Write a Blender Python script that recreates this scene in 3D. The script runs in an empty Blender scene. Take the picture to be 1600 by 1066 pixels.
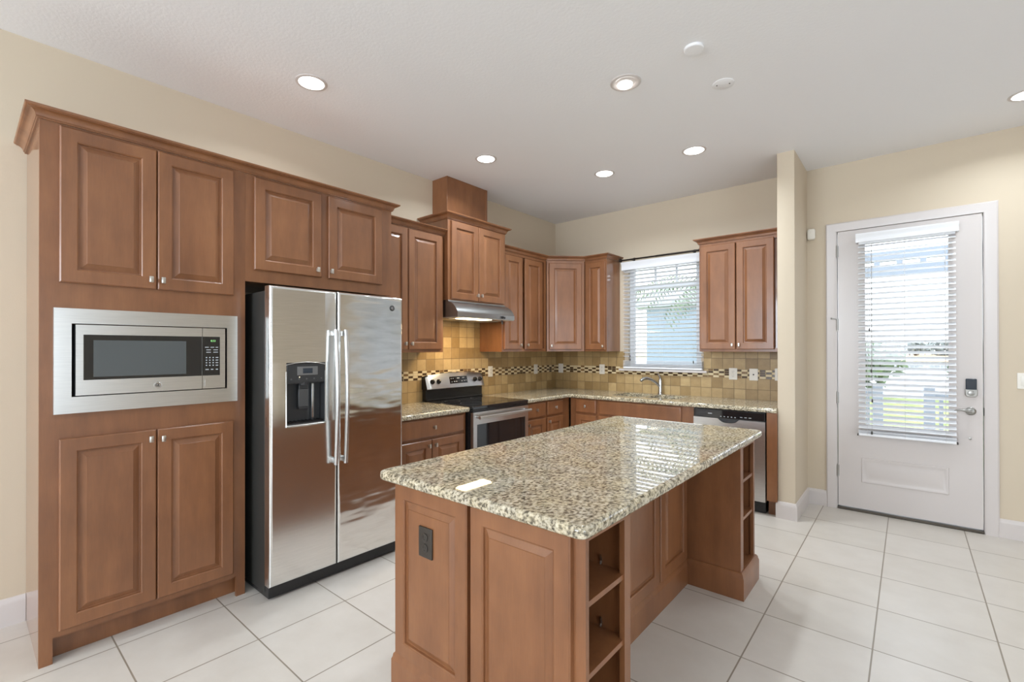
import bpy, bmesh, math, random
from mathutils import Vector, Matrix
random.seed(7)
sc = bpy.context.scene
COL = sc.collection
PI = math.pi

# ------------------------------------------------------------------ camera
F_PX, PCX, PCY = 732.6, 800.0, 543.5
cam_data = bpy.data.cameras.new('camera')
cam = bpy.data.objects.new('camera', cam_data)
COL.objects.link(cam)
cam_data.sensor_width = 36.0
cam_data.lens = F_PX / 1600 * 36
cam_data.shift_y = (PCY - 533.0) / 1600
cam_data.clip_start = 0.05
cam_data.clip_end = 600
cam.matrix_world = (Matrix.Translation((3.527, -0.2305, 1.4115)) @ Matrix.Rotation(math.radians(40.257), 4, 'Z')
                    @ Matrix.Rotation(math.radians(90.183), 4, 'X') @ Matrix.Rotation(math.radians(-0.069), 4, 'Z'))
sc.camera = cam

# ------------------------------------------------------------------ colour management
vs = sc.view_settings
sc.display_settings.display_device = 'sRGB'
vs.view_transform = 'Standard'
vs.look = 'None'
vs.gamma = 1.0
vs.use_curve_mapping = False
vs.exposure = 0.50

# ------------------------------------------------------------------ world: bright overcast sky
SKY = 2.8
world = bpy.data.worlds.new('sky'); sc.world = world
world.use_nodes = True
wn = world.node_tree
wn.nodes['Background'].inputs['Color'].default_value = (0.88, 0.94, 1.0, 1)
wn.nodes['Background'].inputs['Strength'].default_value = SKY

def area(name, loc, size, power, color, rot, shape='RECTANGLE', spread=None):
    l = bpy.data.lights.new(name, 'AREA')
    l.shape = shape; l.size = size[0]
    if len(size) > 1: l.size_y = size[1]
    l.energy = power; l.color = color
    if spread: l.spread = spread
    o = bpy.data.objects.new(name, l); COL.objects.link(o)
    o.location = loc; o.rotation_euler = rot
    return o
# added ambient fill lamps, out of view, set in openings of wall_near and wall_right
FILL_TINT = (0.78, 0.89, 1.0)
area('fill_near', (1.95, -4.93, 1.95), (3.1, 1.8), 165, FILL_TINT, (PI/2 + .45, 0, 0))  # added fill, tilted upward to brighten the ceiling
area('fill_right', (7.43, -1.2, 1.4), (3.0, 2.2), 26, (0.55, 0.78, 1.0), (PI/2, 0, PI/2))  # added cool fill for the right side of the room

# ------------------------------------------------------------------ materials
def srgb(r, g, b):
    f = lambda c: (c/255/12.92) if c/255 <= .04045 else ((c/255+.055)/1.055)**2.4
    return (f(r), f(g), f(b), 1)
class Mat:
    def __init__(s, name):
        s.m = bpy.data.materials.new(name); s.m.use_nodes = True
        s.nt = s.m.node_tree; s.b = s.nt.nodes['Principled BSDF']
    def n(s, t, **kw):
        x = s.nt.nodes.new(t)
        for k, v in kw.items():
            if k in x.inputs: x.inputs[k].default_value = v
            else: setattr(x, k, v)
        return x
    def l(s, a, b): s.nt.links.new(a, b)
    def set(s, **kw):
        for k, v in kw.items(): s.b.inputs[k.replace('_', ' ')].default_value = v
        return s
    def coords(s, scale=(1, 1, 1), loc=(0, 0, 0), rot=(0, 0, 0), kind='Object'):
        tc = s.n('ShaderNodeTexCoord'); mp = s.n('ShaderNodeMapping')
        mp.inputs['Scale'].default_value = scale; mp.inputs['Location'].default_value = loc
        mp.inputs['Rotation'].default_value = rot
        if kind == 'World':
            g = s.n('ShaderNodeNewGeometry'); s.l(g.outputs['Position'], mp.inputs['Vector'])
        else: s.l(tc.outputs[kind], mp.inputs['Vector'])
        return mp.outputs['Vector']
    def noise(s, vec, scale, detail=3, rough=.5):
        x = s.n('ShaderNodeTexNoise'); x.inputs['Scale'].default_value = scale
        x.inputs['Detail'].default_value = detail; x.inputs['Roughness'].default_value = rough
        s.l(vec, x.inputs['Vector']); return x.outputs['Fac']
    def ramp(s, fac, stops, interp='LINEAR'):
        x = s.n('ShaderNodeValToRGB'); cr = x.color_ramp; cr.interpolation = interp
        while len(cr.elements) < len(stops): cr.elements.new(.5)
        for e, (p, c) in zip(cr.elements, stops): e.position = p; e.color = c
        s.l(fac, x.inputs['Fac']); return x.outputs['Color']
    def mix(s, fac, a, b, mode='MIX'):
        x = s.n('ShaderNodeMix', data_type='RGBA', blend_type=mode)
        for i, v in ((0, fac), (6, a), (7, b)):
            if hasattr(v, 'is_linked'): s.l(v, x.inputs[i])
            else: x.inputs[i].default_value = v
        return x.outputs[2]
    def color(s, c): s.l(c, s.b.inputs['Base Color'])
    def bump(s, h, strength, dist=.01):
        x = s.n('ShaderNodeBump'); x.inputs['Strength'].default_value = strength
        x.inputs['Distance'].default_value = dist
        s.l(h, x.inputs['Height']); s.l(x.outputs['Normal'], s.b.inputs['Normal'])

def flat(name, c, rough=.5, metal=0.0, coat=0.0, emit=None, es=0.0):
    m = Mat(name).set(Base_Color=c, Roughness=rough, Metallic=metal)
    m.set(Coat_Weight=coat, Coat_Roughness=.08)
    if emit: m.set(Emission_Color=emit, Emission_Strength=es)
    return m.m

def wood(name, dark, mid, light, coat=.35, cr=.16):
    m = Mat(name)
    v = m.coords((1.0, 1.0, .22))
    a = m.noise(v, 9, 4, .55)
    v2 = m.coords((9, 9, .55))
    g = m.noise(v2, 26, 3, .6)
    v3 = m.coords((1, 1, 1))
    blot = m.noise(v3, 4.2, 4, .6)
    base = m.ramp(a, [(.28, dark), (.5, mid), (.74, light)])
    gr = m.ramp(g, [(.3, (.945, .94, .935, 1)), (.65, (1.025, 1.025, 1.025, 1))])
    bl = m.ramp(blot, [(.3, (.90, .89, .88, 1)), (.7, (1.06, 1.06, 1.06, 1))])
    c = m.mix(1.0, base, gr, 'MULTIPLY')
    c = m.mix(1.0, c, bl, 'MULTIPLY')
    m.color(c)
    m.set(Roughness=.42, Coat_Weight=coat, Coat_Roughness=cr)
    m.bump(g, .04, .002)
    return m.m
WOOD = wood('stained_maple', srgb(120, 76, 46), srgb(133, 86, 53), srgb(146, 97, 61))
WOOD_GLOSS = wood('lacquered_maple_veneer', srgb(120, 76, 46), srgb(133, 86, 53), srgb(146, 97, 61), .9, .05)

def granite():
    m = Mat('speckled_granite')
    v = m.coords((1, .72, 1), kind='World')
    n1 = m.noise(v, 84, 5, .62)
    n2 = m.noise(v, 9, 3, .5)
    n3 = m.noise(m.coords((1, .8, 1), (3.1, 1.7, .4), kind='World'), 118, 3, .55)
    base = m.ramp(n1, [(.34, srgb(88, 83, 72)), (.42, srgb(128, 120, 104)), (.475, srgb(172, 163, 142)), (.54, srgb(202, 192, 170)), (.66, srgb(220, 213, 196))])
    warm = m.ramp(n2, [(.38, (1, .96, .86, 1)), (.62, (1.0, 1.0, 1.0, 1))])
    c = m.mix(1.0, base, warm, 'MULTIPLY')
    n4 = m.noise(m.coords((1, .8, 1), (5, 2, 0), kind='World'), 30, 3, .6)
    c = m.mix(1.0, c, m.ramp(n4, [(.38, (.80, .80, .81, 1)), (.58, (1.03, 1.02, 1.0, 1))]), 'MULTIPLY')
    dk = m.ramp(n3, [(.32, (.34, .32, .30, 1)), (.42, (1, 1, 1, 1))])
    c = m.mix(1.0, c, dk, 'MULTIPLY')
    m.color(c)
    m.set(Roughness=.02, IOR=1.65)
    return m.m
GRANITE = granite()

def steel(name, base=.62, rough=.30, along='y', wave=0.0):
    m = Mat(name)
    sc_ = {'y': (1, .02, 1), 'z': (1, 1, .02), 'x': (.02, 1, 1)}[along]
    n = m.noise(m.coords(sc_), 420, 2, .5)
    c = m.ramp(n, [(.3, (base*.93, base*.93, base*.92, 1)), (.7, (base*1.05, base*1.05, base*1.03, 1))])
    m.color(c); m.set(Metallic=1.0, Roughness=rough)
    if wave:
        w = m.noise(m.coords((1, 1.0, 3.4)), 5.0, 1.0, .4)
        m.bump(w, wave, .02)
    else: m.bump(n, .02, .001)
    return m.m
STEEL = steel('brushed_stainless', .62, .28, 'y')
STEEL_DOOR = steel('stainless_door_skin', .78, .20, 'y')
STEEL_WAVY = steel('stainless_rippled_door_skin', .80, .13, 'y', wave=.16)
NICKEL = flat('satin_nickel', (.62, .595, .55, 1), .28, 1.0)
CHROME = flat('polished_nickel', (.52, .52, .52, 1), .24, 1.0)
BLACK = flat('black_enamel', (.012, .012, .013, 1), .22)
BLACK_GLASS = flat('black_glass', (.010, .011, .013, 1), .04, 0, .5)
DARK_PLASTIC = flat('dark_grey_plastic', (.035, .036, .038, 1), .4)
FRIDGE_SIDE = flat('charcoal_textured_steel', (.028, .027, .024, 1), .5)
GREY_GLASS = flat('grey_screened_glass', (.080, .088, .088, 1), .5)
HARDWARE = flat('dark_satin_nickel', (.36, .35, .33, 1), .36, 1.0)
WHITE_MARK = flat('printed_marks', (.5, .52, .54, 1), .5)
GREEN_LED = flat('green_display_digits', (.1, .4, .1, 1), .5, emit=(.45, 1, .35, 1), es=.6)
BLUE_LCD = flat('display_window', (.03, .04, .055, 1), .2)
PAINT_WHITE = flat('white_semi_gloss_paint', srgb(208, 200, 196), .32)
BLIND_WHITE = flat('white_faux_wood', srgb(236, 237, 240), .38)
WHITE_PLASTIC = flat('white_plastic', srgb(235, 230, 220), .35)
BRONZE = flat('oil_rubbed_bronze', (.03, .022, .017, 1), .38, .6)
DARK_BRONZE = flat('dark_bronze_plastic', (.035, .028, .022, 1), .4)
CORD = flat('pale_cord', srgb(210, 208, 205), .8)
CORD_DARK = flat('grey_cord', srgb(176, 174, 172), .8)
SEAL = flat('black_seal', (.01, .01, .01, 1), .7)
THRESH = flat('bronze_threshold', (.10, .085, .07, 1), .35, .8)
VINYL = flat('white_vinyl', srgb(225, 228, 232), .35)

def wallpaint(name, c, bump=.12, scale=160):
    m = Mat(name).set(Base_Color=c, Roughness=.7)
    n = m.noise(m.coords(kind='World'), scale, 3, .55)
    m.bump(n, bump, .002)
    return m.m
WALL = wallpaint('cream_wall_paint', srgb(206, 191, 169))
CEIL = wallpaint('white_knockdown_ceiling', srgb(239, 238, 239), .45, 60)

def floor_mat():
    m = Mat('cream_porcelain_tile')
    T = .457
    v = m.coords((1, 1, 1), (-.193, -.26, 0), kind='World')
    b = m.n('ShaderNodeTexBrick', offset=0.0, squash=1.0)
    b.inputs['Scale'].default_value = 1.0
    b.inputs['Brick Width'].default_value = T; b.inputs['Row Height'].default_value = T
    b.inputs['Mortar Size'].default_value = .0034; b.inputs['Mortar Smooth'].default_value = .1
    b.inputs['Bias'].default_value = 0
    b.inputs['Color1'].default_value = srgb(203, 196, 187); b.inputs['Color2'].default_value = srgb(208, 201, 193)
    b.inputs['Mortar'].default_value = srgb(142, 131, 117)
    m.l(v, b.inputs['Vector'])
    n = m.noise(m.coords(kind='World'), 6, 5, .6)
    cl = m.ramp(n, [(.3, (.95, .94, .93, 1)), (.7, (1.02, 1.02, 1.02, 1))])
    m.color(m.mix(1.0, b.outputs['Color'], cl, 'MULTIPLY'))
    m.set(Roughness=.34)
    inv = m.n('ShaderNodeMath', operation='SUBTRACT'); inv.inputs[0].default_value = 1.0
    m.l(b.outputs['Fac'], inv.inputs[1])
    m.bump(inv.outputs[0], .3, .003)
    return m.m
FLOOR = floor_mat()

def splash(name, axis, off):
    m = Mat(name)
    P = .1085
    g = m.n('ShaderNodeNewGeometry'); sep = m.n('ShaderNodeSeparateXYZ'); m.l(g.outputs['Position'], sep.inputs[0])
    cmb = m.n('ShaderNodeCombineXYZ')
    su = m.n('ShaderNodeMath', operation='SUBTRACT'); su.inputs[1].default_value = off
    m.l(sep.outputs[axis], su.inputs[0])
    sz = m.n('ShaderNodeMath', operation='SUBTRACT'); sz.inputs[1].default_value = 1.120 - 10*P
    # rows above the mosaic band start at 1.207
    gt = m.n('ShaderNodeMath', operation='GREATER_THAN'); gt.inputs[1].default_value = 1.16
    m.l(sep.outputs[2], gt.inputs[0])
    mul = m.n('ShaderNodeMath', operation='MULTIPLY_ADD'); mul.inputs[1].default_value = P - .087
    m.l(gt.outputs[0], mul.inputs[0]); m.l(sep.outputs[2], mul.inputs[2])
    m.l(mul.outputs[0], sz.inputs[0])
    m.l(su.outputs[0], cmb.inputs[0]); m.l(sz.outputs[0], cmb.inputs[1])
    b = m.n('ShaderNodeTexBrick', offset=0.0, squash=1.0)
    b.inputs['Scale'].default_value = 1.0
    b.inputs['Brick Width'].default_value = P; b.inputs['Row Height'].default_value = P
    b.inputs['Mortar Size'].default_value = .003; b.inputs['Mortar Smooth'].default_value = .3
    b.inputs['Color1'].default_value = srgb(150, 122, 78); b.inputs['Color2'].default_value = srgb(196, 169, 122)
    b.inputs['Mortar'].default_value = srgb(132, 110, 78)
    m.l(cmb.outputs[0], b.inputs['Vector'])
    n = m.noise(m.coords(kind='World'), 14, 5, .65)
    cl = m.ramp(n, [(.3, (.86, .83, .78, 1)), (.7, (1.04, 1.04, 1.04, 1))])
    m.color(m.mix(1.0, b.outputs['Color'], cl, 'MULTIPLY'))
    m.set(Roughness=.42)
    inv = m.n('ShaderNodeMath', operation='SUBTRACT'); inv.inputs[0].default_value = 1.0
    m.l(b.outputs['Fac'], inv.inputs[1]); m.bump(inv.outputs[0], .4, .004)
    return m.m
SPLASH_LEFT = splash('tumbled_tile_left', 1, .05)
SPLASH_BACK = splash('tumbled_tile_back', 0, .014)
MOS_GROUT = flat('mosaic_grout', srgb(186, 166, 126), .7)
MOS_CREAM = flat('mosaic_cream_stone', srgb(220, 202, 164), .4)
MOS_DARK = flat('mosaic_dark_glass', srgb(74, 52, 34), .15)
MOS_BROWN = flat('mosaic_brown_glass', srgb(128, 98, 62), .2)

def glassmat():
    m = Mat('clear_window_glass')
    nt = m.nt
    tr = nt.nodes.new('ShaderNodeBsdfTransparent'); gl = nt.nodes.new('ShaderNodeBsdfGlossy')
    gl.inputs['Roughness'].default_value = .0
    tr.inputs['Color'].default_value = (.95, .95, .96, 1)
    fr = nt.nodes.new('ShaderNodeFresnel'); fr.inputs['IOR'].default_value = 1.45
    mx = nt.nodes.new('ShaderNodeMixShader')
    nt.links.new(fr.outputs[0], mx.inputs[0]); nt.links.new(tr.outputs[0], mx.inputs[1]); nt.links.new(gl.outputs[0], mx.inputs[2])
    nt.links.new(mx.outputs[0], nt.nodes['Material Output'].inputs['Surface'])
    return m.m
GLASS = glassmat()

# ------------------------------------------------------------------ mesh helpers
class MB:
    def __init__(s): s.bm = bmesh.new(); s.mi = 0
    def merge(s, t):
        for f in t.faces: f.material_index = s.mi
        me = bpy.data.meshes.new('tmp'); t.to_mesh(me); t.free()
        s.bm.from_mesh(me); bpy.data.meshes.remove(me); return s
    def box(s, x0, x1, y0, y1, z0, z1, b=0.0, seg=2, only=None):
        t = bmesh.new()
        bmesh.ops.create_cube(t, size=1)
        for v in t.verts:
            v.co = Vector(((x0+x1)/2 + v.co.x*(x1-x0), (y0+y1)/2 + v.co.y*(y1-y0), (z0+z1)/2 + v.co.z*(z1-z0)))
        if b > 0:
            es = [e for e in t.edges if only is None or only((e.verts[0].co+e.verts[1].co)/2)]
            bmesh.ops.bevel(t, geom=es, offset=b, segments=seg, profile=.5, affect='EDGES')
        return s.merge(t)
    def ring(s, x0, x1, y0, y1, z0, z1, iy0, iy1, iz0, iz1):
        """rectangular frame in the y-z plane, from x0 to x1, with an opening"""
        s.box(x0, x1, y0, iy0, z0, z1); s.box(x0, x1, iy1, y1, z0, z1)
        s.box(x0, x1, iy0, iy1, z0, iz0); s.box(x0, x1, iy0, iy1, iz1, z1); return s
    def poly(s, pts, lo, hi, plane='xy', b=0.0, seg=2, only=None):
        """prism from a 2D outline extruded along the third axis"""
        t = bmesh.new()
        def P(p, h):
            return {'xy': (p[0], p[1], h), 'xz': (p[0], h, p[1]), 'yz': (h, p[0], p[1])}[plane]
        lo_v = [t.verts.new(P(p, lo)) for p in pts]; hi_v = [t.verts.new(P(p, hi)) for p in pts]
        n = len(pts)
        t.faces.new(lo_v); t.faces.new(hi_v)
        for i in range(n): t.faces.new((lo_v[i], lo_v[(i+1) % n], hi_v[(i+1) % n], hi_v[i]))
        bmesh.ops.recalc_face_normals(t, faces=t.faces[:])
        if b > 0:
            es = [e for e in t.edges if only is None or only(e)]
            bmesh.ops.bevel(t, geom=es, offset=b, segments=seg, profile=.5, affect='EDGES')
        return s.merge(t)
    def tube(s, pts, r, seg=12, cap=True, flat=1.0):
        pts = [Vector(p) for p in pts]; n = len(pts)
        rs = r if isinstance(r, (list, tuple)) else [r]*n
        t = bmesh.new(); rings = []
        up = None
        for i, p in enumerate(pts):
            d = (pts[min(i+1, n-1)] - pts[max(i-1, 0)]).normalized()
            if up is None:
                up = Vector((0, 0, 1)) if abs(d.z) < .9 else Vector((1, 0, 0))
            a = d.cross(up)
            if a.length < 1e-5: a = d.cross(Vector((0, 1, 0)))
            a.normalize(); bb = a.cross(d).normalized(); up = bb
            rings.append([t.verts.new(p + a*math.cos(2*PI*k/seg)*rs[i] + bb*math.sin(2*PI*k/seg)*rs[i]*flat) for k in range(seg)])
        for i in range(n-1):
            for k in range(seg):
                t.faces.new((rings[i][k], rings[i][(k+1) % seg], rings[i+1][(k+1) % seg], rings[i+1][k]))
        if cap: t.faces.new(rings[0][::-1]); t.faces.new(rings[-1])
        bmesh.ops.recalc_face_normals(t, faces=t.faces[:])
        return s.merge(t)
    def cyl(s, p0, p1, r, seg=20, r2=None): return s.tube([p0, p1], [r, r if r2 is None else r2], seg)
    def lathe(s, prof, c, axis='z', seg=32, cap=True):
        """prof: (radius, height) pairs along axis from point c"""
        t = bmesh.new(); rings = []
        for r, h in prof:
            row = []
            for k in range(seg):
                a = 2*PI*k/seg; u, v = r*math.cos(a), r*math.sin(a)
                co = {'z': (u, v, h), 'x': (h, u, v), 'y': (u, h, v)}[axis]
                row.append(t.verts.new(Vector(c) + Vector(co)))
            rings.append(row)
        for i in range(len(rings)-1):
            for k in range(seg):
                t.faces.new((rings[i][k], rings[i][(k+1) % seg], rings[i+1][(k+1) % seg], rings[i+1][k]))
        if cap: t.faces.new(rings[0]); t.faces.new(rings[-1])
        bmesh.ops.recalc_face_normals(t, faces=t.faces[:])
        return s.merge(t)
    def sweep(s, path, prof, closed=False):
        """moulding: prof = (offset to the right of the path, z) outline, mitred at corners"""
        P = [Vector((p[0], p[1])) for p in path]; n = len(P)
        t = bmesh.new(); rows = []
        for i in range(n):
            def rn(a, b):
                d = (b-a).normalized(); return Vector((d.y, -d.x))
            if closed or 0 < i < n-1:
                n1 = rn(P[i-1], P[i]); n2 = rn(P[i], P[(i+1) % n])
                m = (n1+n2); m = m / max(1e-6, m.dot(n1))
            elif i == 0: m = rn(P[0], P[1])
            else: m = rn(P[-2], P[-1])
            rows.append([t.verts.new((P[i].x + m.x*d, P[i].y + m.y*d, z)) for d, z in prof])
        k = len(prof)
        for i in range(n if closed else n-1):
            a, b = rows[i], rows[(i+1) % n]
            for j in range(k): t.faces.new((a[j], a[(j+1) % k], b[(j+1) % k], b[j]))
        if not closed: t.faces.new(rows[0]); t.faces.new(rows[-1][::-1])
        bmesh.ops.recalc_face_normals(t, faces=t.faces[:])
        return s.merge(t)
    def grid(s, xs, ys, holes, lo, hi, plane='xy', b=0.0, seg=3, only=None):
        """slab over the cells of a grid; holes is a set of (i, j) cells left out"""
        t = bmesh.new(); V = {}
        def P(a, c, h): return {'xy': (a, c, h), 'xz': (a, h, c), 'yz': (h, a, c)}[plane]
        def g(i, j, h):
            if (i, j, h) not in V: V[i, j, h] = t.verts.new(P(xs[i], ys[j], hi if h else lo))
            return V[i, j, h]
        cells = {(i, j) for i in range(len(xs)-1) for j in range(len(ys)-1)} - set(holes)
        for i, j in cells:
            for h in (0, 1): t.faces.new((g(i, j, h), g(i+1, j, h), g(i+1, j+1, h), g(i, j+1, h)))
            for (di, dj), (p, q) in {(-1, 0): ((i, j), (i, j+1)), (1, 0): ((i+1, j), (i+1, j+1)), (0, -1): ((i, j), (i+1, j)), (0, 1): ((i, j+1), (i+1, j+1))}.items():
                if (i+di, j+dj) not in cells: t.faces.new((g(*p, 0), g(*q, 0), g(*q, 1), g(*p, 1)))
        bmesh.ops.recalc_face_normals(t, faces=t.faces[:])
        if b > 0:
            es = [e for e in t.edges if only(e) and e.calc_face_angle(0) > .3]
            bmesh.ops.bevel(t, geom=es, offset=b, segments=seg, profile=.5, affect='EDGES')
        return s.merge(t)
    def panel(s, x, y0, y1, z0, z1, t=.020, stile=.058, raised=True):
        """raised panel door: back at x, face at x+t"""
        w = min(y1-y0, z1-z0)
        st = min(stile, w*.28)
        if raised:
            rings = [(0, 0), (0, t-.005), (.005, t), (st, t), (st+.003, t-.003), (st+.005, t-.004), (st+.007, t-.012), (st+.012, t-.0125), (st+.034, t-.003), (st+.0355, t-.0012)]
            if w < 2*(st+.05): rings = rings[:6] + [(st+.009, t-.009), (st+.009+.35*(w/2-st-.009), t-.004)]
        else:
            rings = [(0, 0), (0, t-.006), (.004, t-.003), (.012, t), (.014, t)]
        bm = bmesh.new(); rows = []
        for ins, d in rings:
            rows.append([bm.verts.new((x+d, yy, zz)) for yy, zz in ((y0+ins, z0+ins), (y1-ins, z0+ins), (y1-ins, z1-ins), (y0+ins, z1-ins))])
        for a, b in zip(rows, rows[1:]):
            for k in range(4): bm.faces.new((a[k], a[(k+1) % 4], b[(k+1) % 4], b[k]))
        bm.faces.new(rows[0][::-1]); bm.faces.new(rows[-1])
        bmesh.ops.recalc_face_normals(bm, faces=bm.faces[:])
        return s.merge(bm)
    def knob(s, x, y, z):
        s.box(x, x+.005, y-.006, y+.006, z-.010, z+.010, .001)
        s.box(x+.004, x+.018, y-.005, y+.005, z-.009, z+.009, .001)
        s.box(x+.016, x+.025, y-.009, y+.009, z-.0155, z+.0155, .002)
        return s
    def build(s, name, mats, parent=None, smooth=35, label=None, off=None):
        if off is None and parent is not None and 'fb' in parent.keys(): off = Vector(parent['fb'])
        if off is not None:
            for v in s.bm.verts: v.co -= off
        me = bpy.data.meshes.new(name); s.bm.to_mesh(me); s.bm.free()
        for m in (mats if isinstance(mats, (list, tuple)) else [mats]): me.materials.append(m)
        for p in me.polygons: p.use_smooth = True
        me.set_sharp_from_angle(angle=math.radians(smooth))
        ar = sorted(p.area for p in me.polygons)   # large flat faces keep their own flat normals
        if len(ar) > 6:
            lim = max(.002, 8*ar[len(ar)//2])
            big = {k for p in me.polygons if p.area > lim for k in p.edge_keys}
            if big:
                at = me.attributes.get('sharp_edge') or me.attributes.new('sharp_edge', 'BOOLEAN', 'EDGE')
                for e in me.edges:
                    if e.key in big: at.data[e.index].value = True
        o = bpy.data.objects.new(name, me); COL.objects.link(o)
        if parent is not None:
            o.parent = parent
            if 'fb' not in parent.keys() : pass
        if label: o['label'] = label
        return o

def sub(name, mb, mats, part, thing, **kw):
    """a sub-part: built in the thing's own frame, parented to the part (parts sit at the thing's origin)"""
    o = mb.build(name, mats, None, off=Vector(thing['fb']), **kw); o.parent = part; return o

FRAMES = {'L': ((0, 0), 0.0), 'B': ((0, 4.815), -PI/2), 'D': ((.325, 4.165), -PI/4)}
def thing(name, label, cat, base=(0, 0, 0), frame='L', group=None, kind=None):
    (ox, oy), ang = FRAMES[frame]
    o = bpy.data.objects.new(name, None); COL.objects.link(o)
    a, b, z = base
    o.location = (ox + a*math.cos(ang) - b*math.sin(ang), oy + a*math.sin(ang) + b*math.cos(ang), z)
    o.rotation_euler = (0, 0, ang); o.empty_display_size = .05
    o['fb'] = base
    if label: o['label'] = label
    if cat: o['category'] = cat
    if group: o['group'] = group
    if kind: o['kind'] = kind
    return o
def tag(o, label, cat, group=None, kind=None):
    if label: o['label'] = label
    if cat: o['category'] = cat
    if group: o['group'] = group
    if kind: o['kind'] = kind
    return o
def struct(name, mb, m, **kw):
    o = mb.build(name, m, **kw); o['kind'] = 'structure'; return o
def single(name, mb, m, label, cat, base, group=None, **kw):
    """a thing that is one mesh: its origin is moved to its base"""
    o = mb.build(name, m, off=Vector(base), **kw); o.location = base
    return tag(o, label, cat, group)
def text_mesh(txt, size, depth=.0006):
    cu = bpy.data.curves.new('t', 'FONT'); cu.body = txt; cu.size = size; cu.extrude = depth
    cu.align_x = 'CENTER'; cu.align_y = 'CENTER'
    o = bpy.data.objects.new('t', cu); COL.objects.link(o)
    dg = bpy.context.evaluated_depsgraph_get(); dg.update()
    me = bpy.data.meshes.new_from_object(o.evaluated_get(dg))
    bpy.data.objects.remove(o); bpy.data.curves.remove(cu)
    return me
def add_text(mb, txt, x, y, z, size):
    """lettering standing on the plane x, reading along +y, upright"""
    me = text_mesh(txt, size)
    t = bmesh.new(); t.from_mesh(me); bpy.data.meshes.remove(me)
    for v in t.verts: v.co = Vector((x + v.co.z, y + v.co.x, z + v.co.y))
    bmesh.ops.recalc_face_normals(t, faces=t.faces[:])
    return mb.merge(t)

# ------------------------------------------------------------------ the setting
YB, ZC = 4.815, 3.048
XR, YN = 7.5, -5.0
m = MB().box(-.3, XR+.3, YN-.3, YB+.15, -.12, 0); struct('floor', m, FLOOR)
m = MB().box(-.3, XR+.3, YN-.3, YB+.15, ZC, ZC+.12); struct('ceiling', m, CEIL)
m = MB().box(-.15, 0, YN-.15, YB+.15, 0, ZC); struct('wall_left', m, WALL)
# back wall with the kitchen window, the glazed door and one more window to the right of the frame
WX0, WX1, WZ0, WZ1 = 1.03, 1.86, 1.185, 2.40
DX0, DX1, DZ1 = 3.03, 3.97, 2.462
RX0, RX1, RZ0, RZ1 = 4.75, 6.45, .75, 2.40
xs = [0, WX0, WX1, DX0, DX1, RX0, RX1, XR]; zs = [0, RZ0, WZ0, RZ1, WZ1, DZ1, ZC]
holes = {(1, 2), (1, 3)} | {(3, j) for j in range(5)} | {(5, 1), (5, 2)}
struct('wall_back', MB().grid(xs, zs, holes, YB, YB+.15, 'xz'), WALL)
ys = [YN, -2.7, .3, YB+.15]; zs = [0, .3, 2.5, ZC]
struct('wall_right', MB().grid(ys, zs, {(1, 1)}, XR, XR+.15, 'yz'), WALL)
xs = [0, .3, 3.6, XR]; zs = [0, 1.0, 2.9, ZC]
struct('wall_near', MB().grid(xs, zs, {(1, 1)}, YN-.15, YN, 'xz'), WALL)
SX0, SX1, SY = 2.685, 2.813, 4.205
struct('wall_partition', MB().box(SX0, SX1, SY, YB, 0, ZC, .006, 2, lambda c: abs(c.y-SY) < .01 and .1 < c.z < ZC-.1), WALL)
BASEPROF = [(0, 0), (.014, 0), (.014, .112), (.011, .128), (.005, .138), (0, .140)]
struct('baseboard_left', MB().sweep([(0, YN), (0, -.001)], BASEPROF), PAINT_WHITE)
struct('baseboard_partition', MB().sweep([(SX0, SY+.001), (SX0, SY), (SX1, SY), (SX1, YB), (2.962, YB)], BASEPROF), PAINT_WHITE)
struct('baseboard_back', MB().sweep([(4.022, YB), (XR, YB)], BASEPROF), PAINT_WHITE)
struct('baseboard_right', MB().sweep([(XR, YB), (XR, YN)], BASEPROF), PAINT_WHITE)

# kitchen window
w = thing('window_1', None, None, (-.10, 1.4, WZ0), 'B', kind='structure')
m = MB().ring(-.10, -.05, WX0, WX1, WZ0, WZ1, WX0+.05, WX1-.065, WZ0+.05, WZ1-.045)
for mx in (1.329, 1.573): m.box(-.095, -.065, mx-.009, mx+.009, 2.13, WZ1-.045)
m.box(-.095, -.065, WX0+.05, WX1-.065, 2.105, 2.135)
fr = m.build('window_frame', VINYL, w)
sub('pane', MB().box(-.084, -.078, WX0+.05, WX1-.065, WZ0+.05, WZ1-.045), GLASS, fr, w)
m = MB().box(-.10, .045, WX0-.0, WX1+.0, WZ0-.02, WZ0-.0001, .003)
m = MB().box(0.0005, .05, .93, 1.93, 1.160, 1.184, .004).box(-.15, .0005, WX0+.0005, WX1-.0005, 1.1851, 1.187)
m.build('window_sill', PAINT_WHITE, w)
# window out of frame on the right of the back wall
w = thing('window_2', None, None, (-.10, 5.6, RZ0), 'B', kind='structure')
m = MB().ring(-.10, -.05, RX0, RX1, RZ0, RZ1, RX0+.06, RX1-.06, RZ0+.06, RZ1-.06).box(-.1, -.05, 5.62, 5.68, RZ0, RZ1)
fr = m.build('window_frame', VINYL, w)
sub('pane', MB().box(-.084, -.078, RX0+.06, RX1-.06, RZ0+.06, RZ1-.06), GLASS, fr, w)

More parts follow.
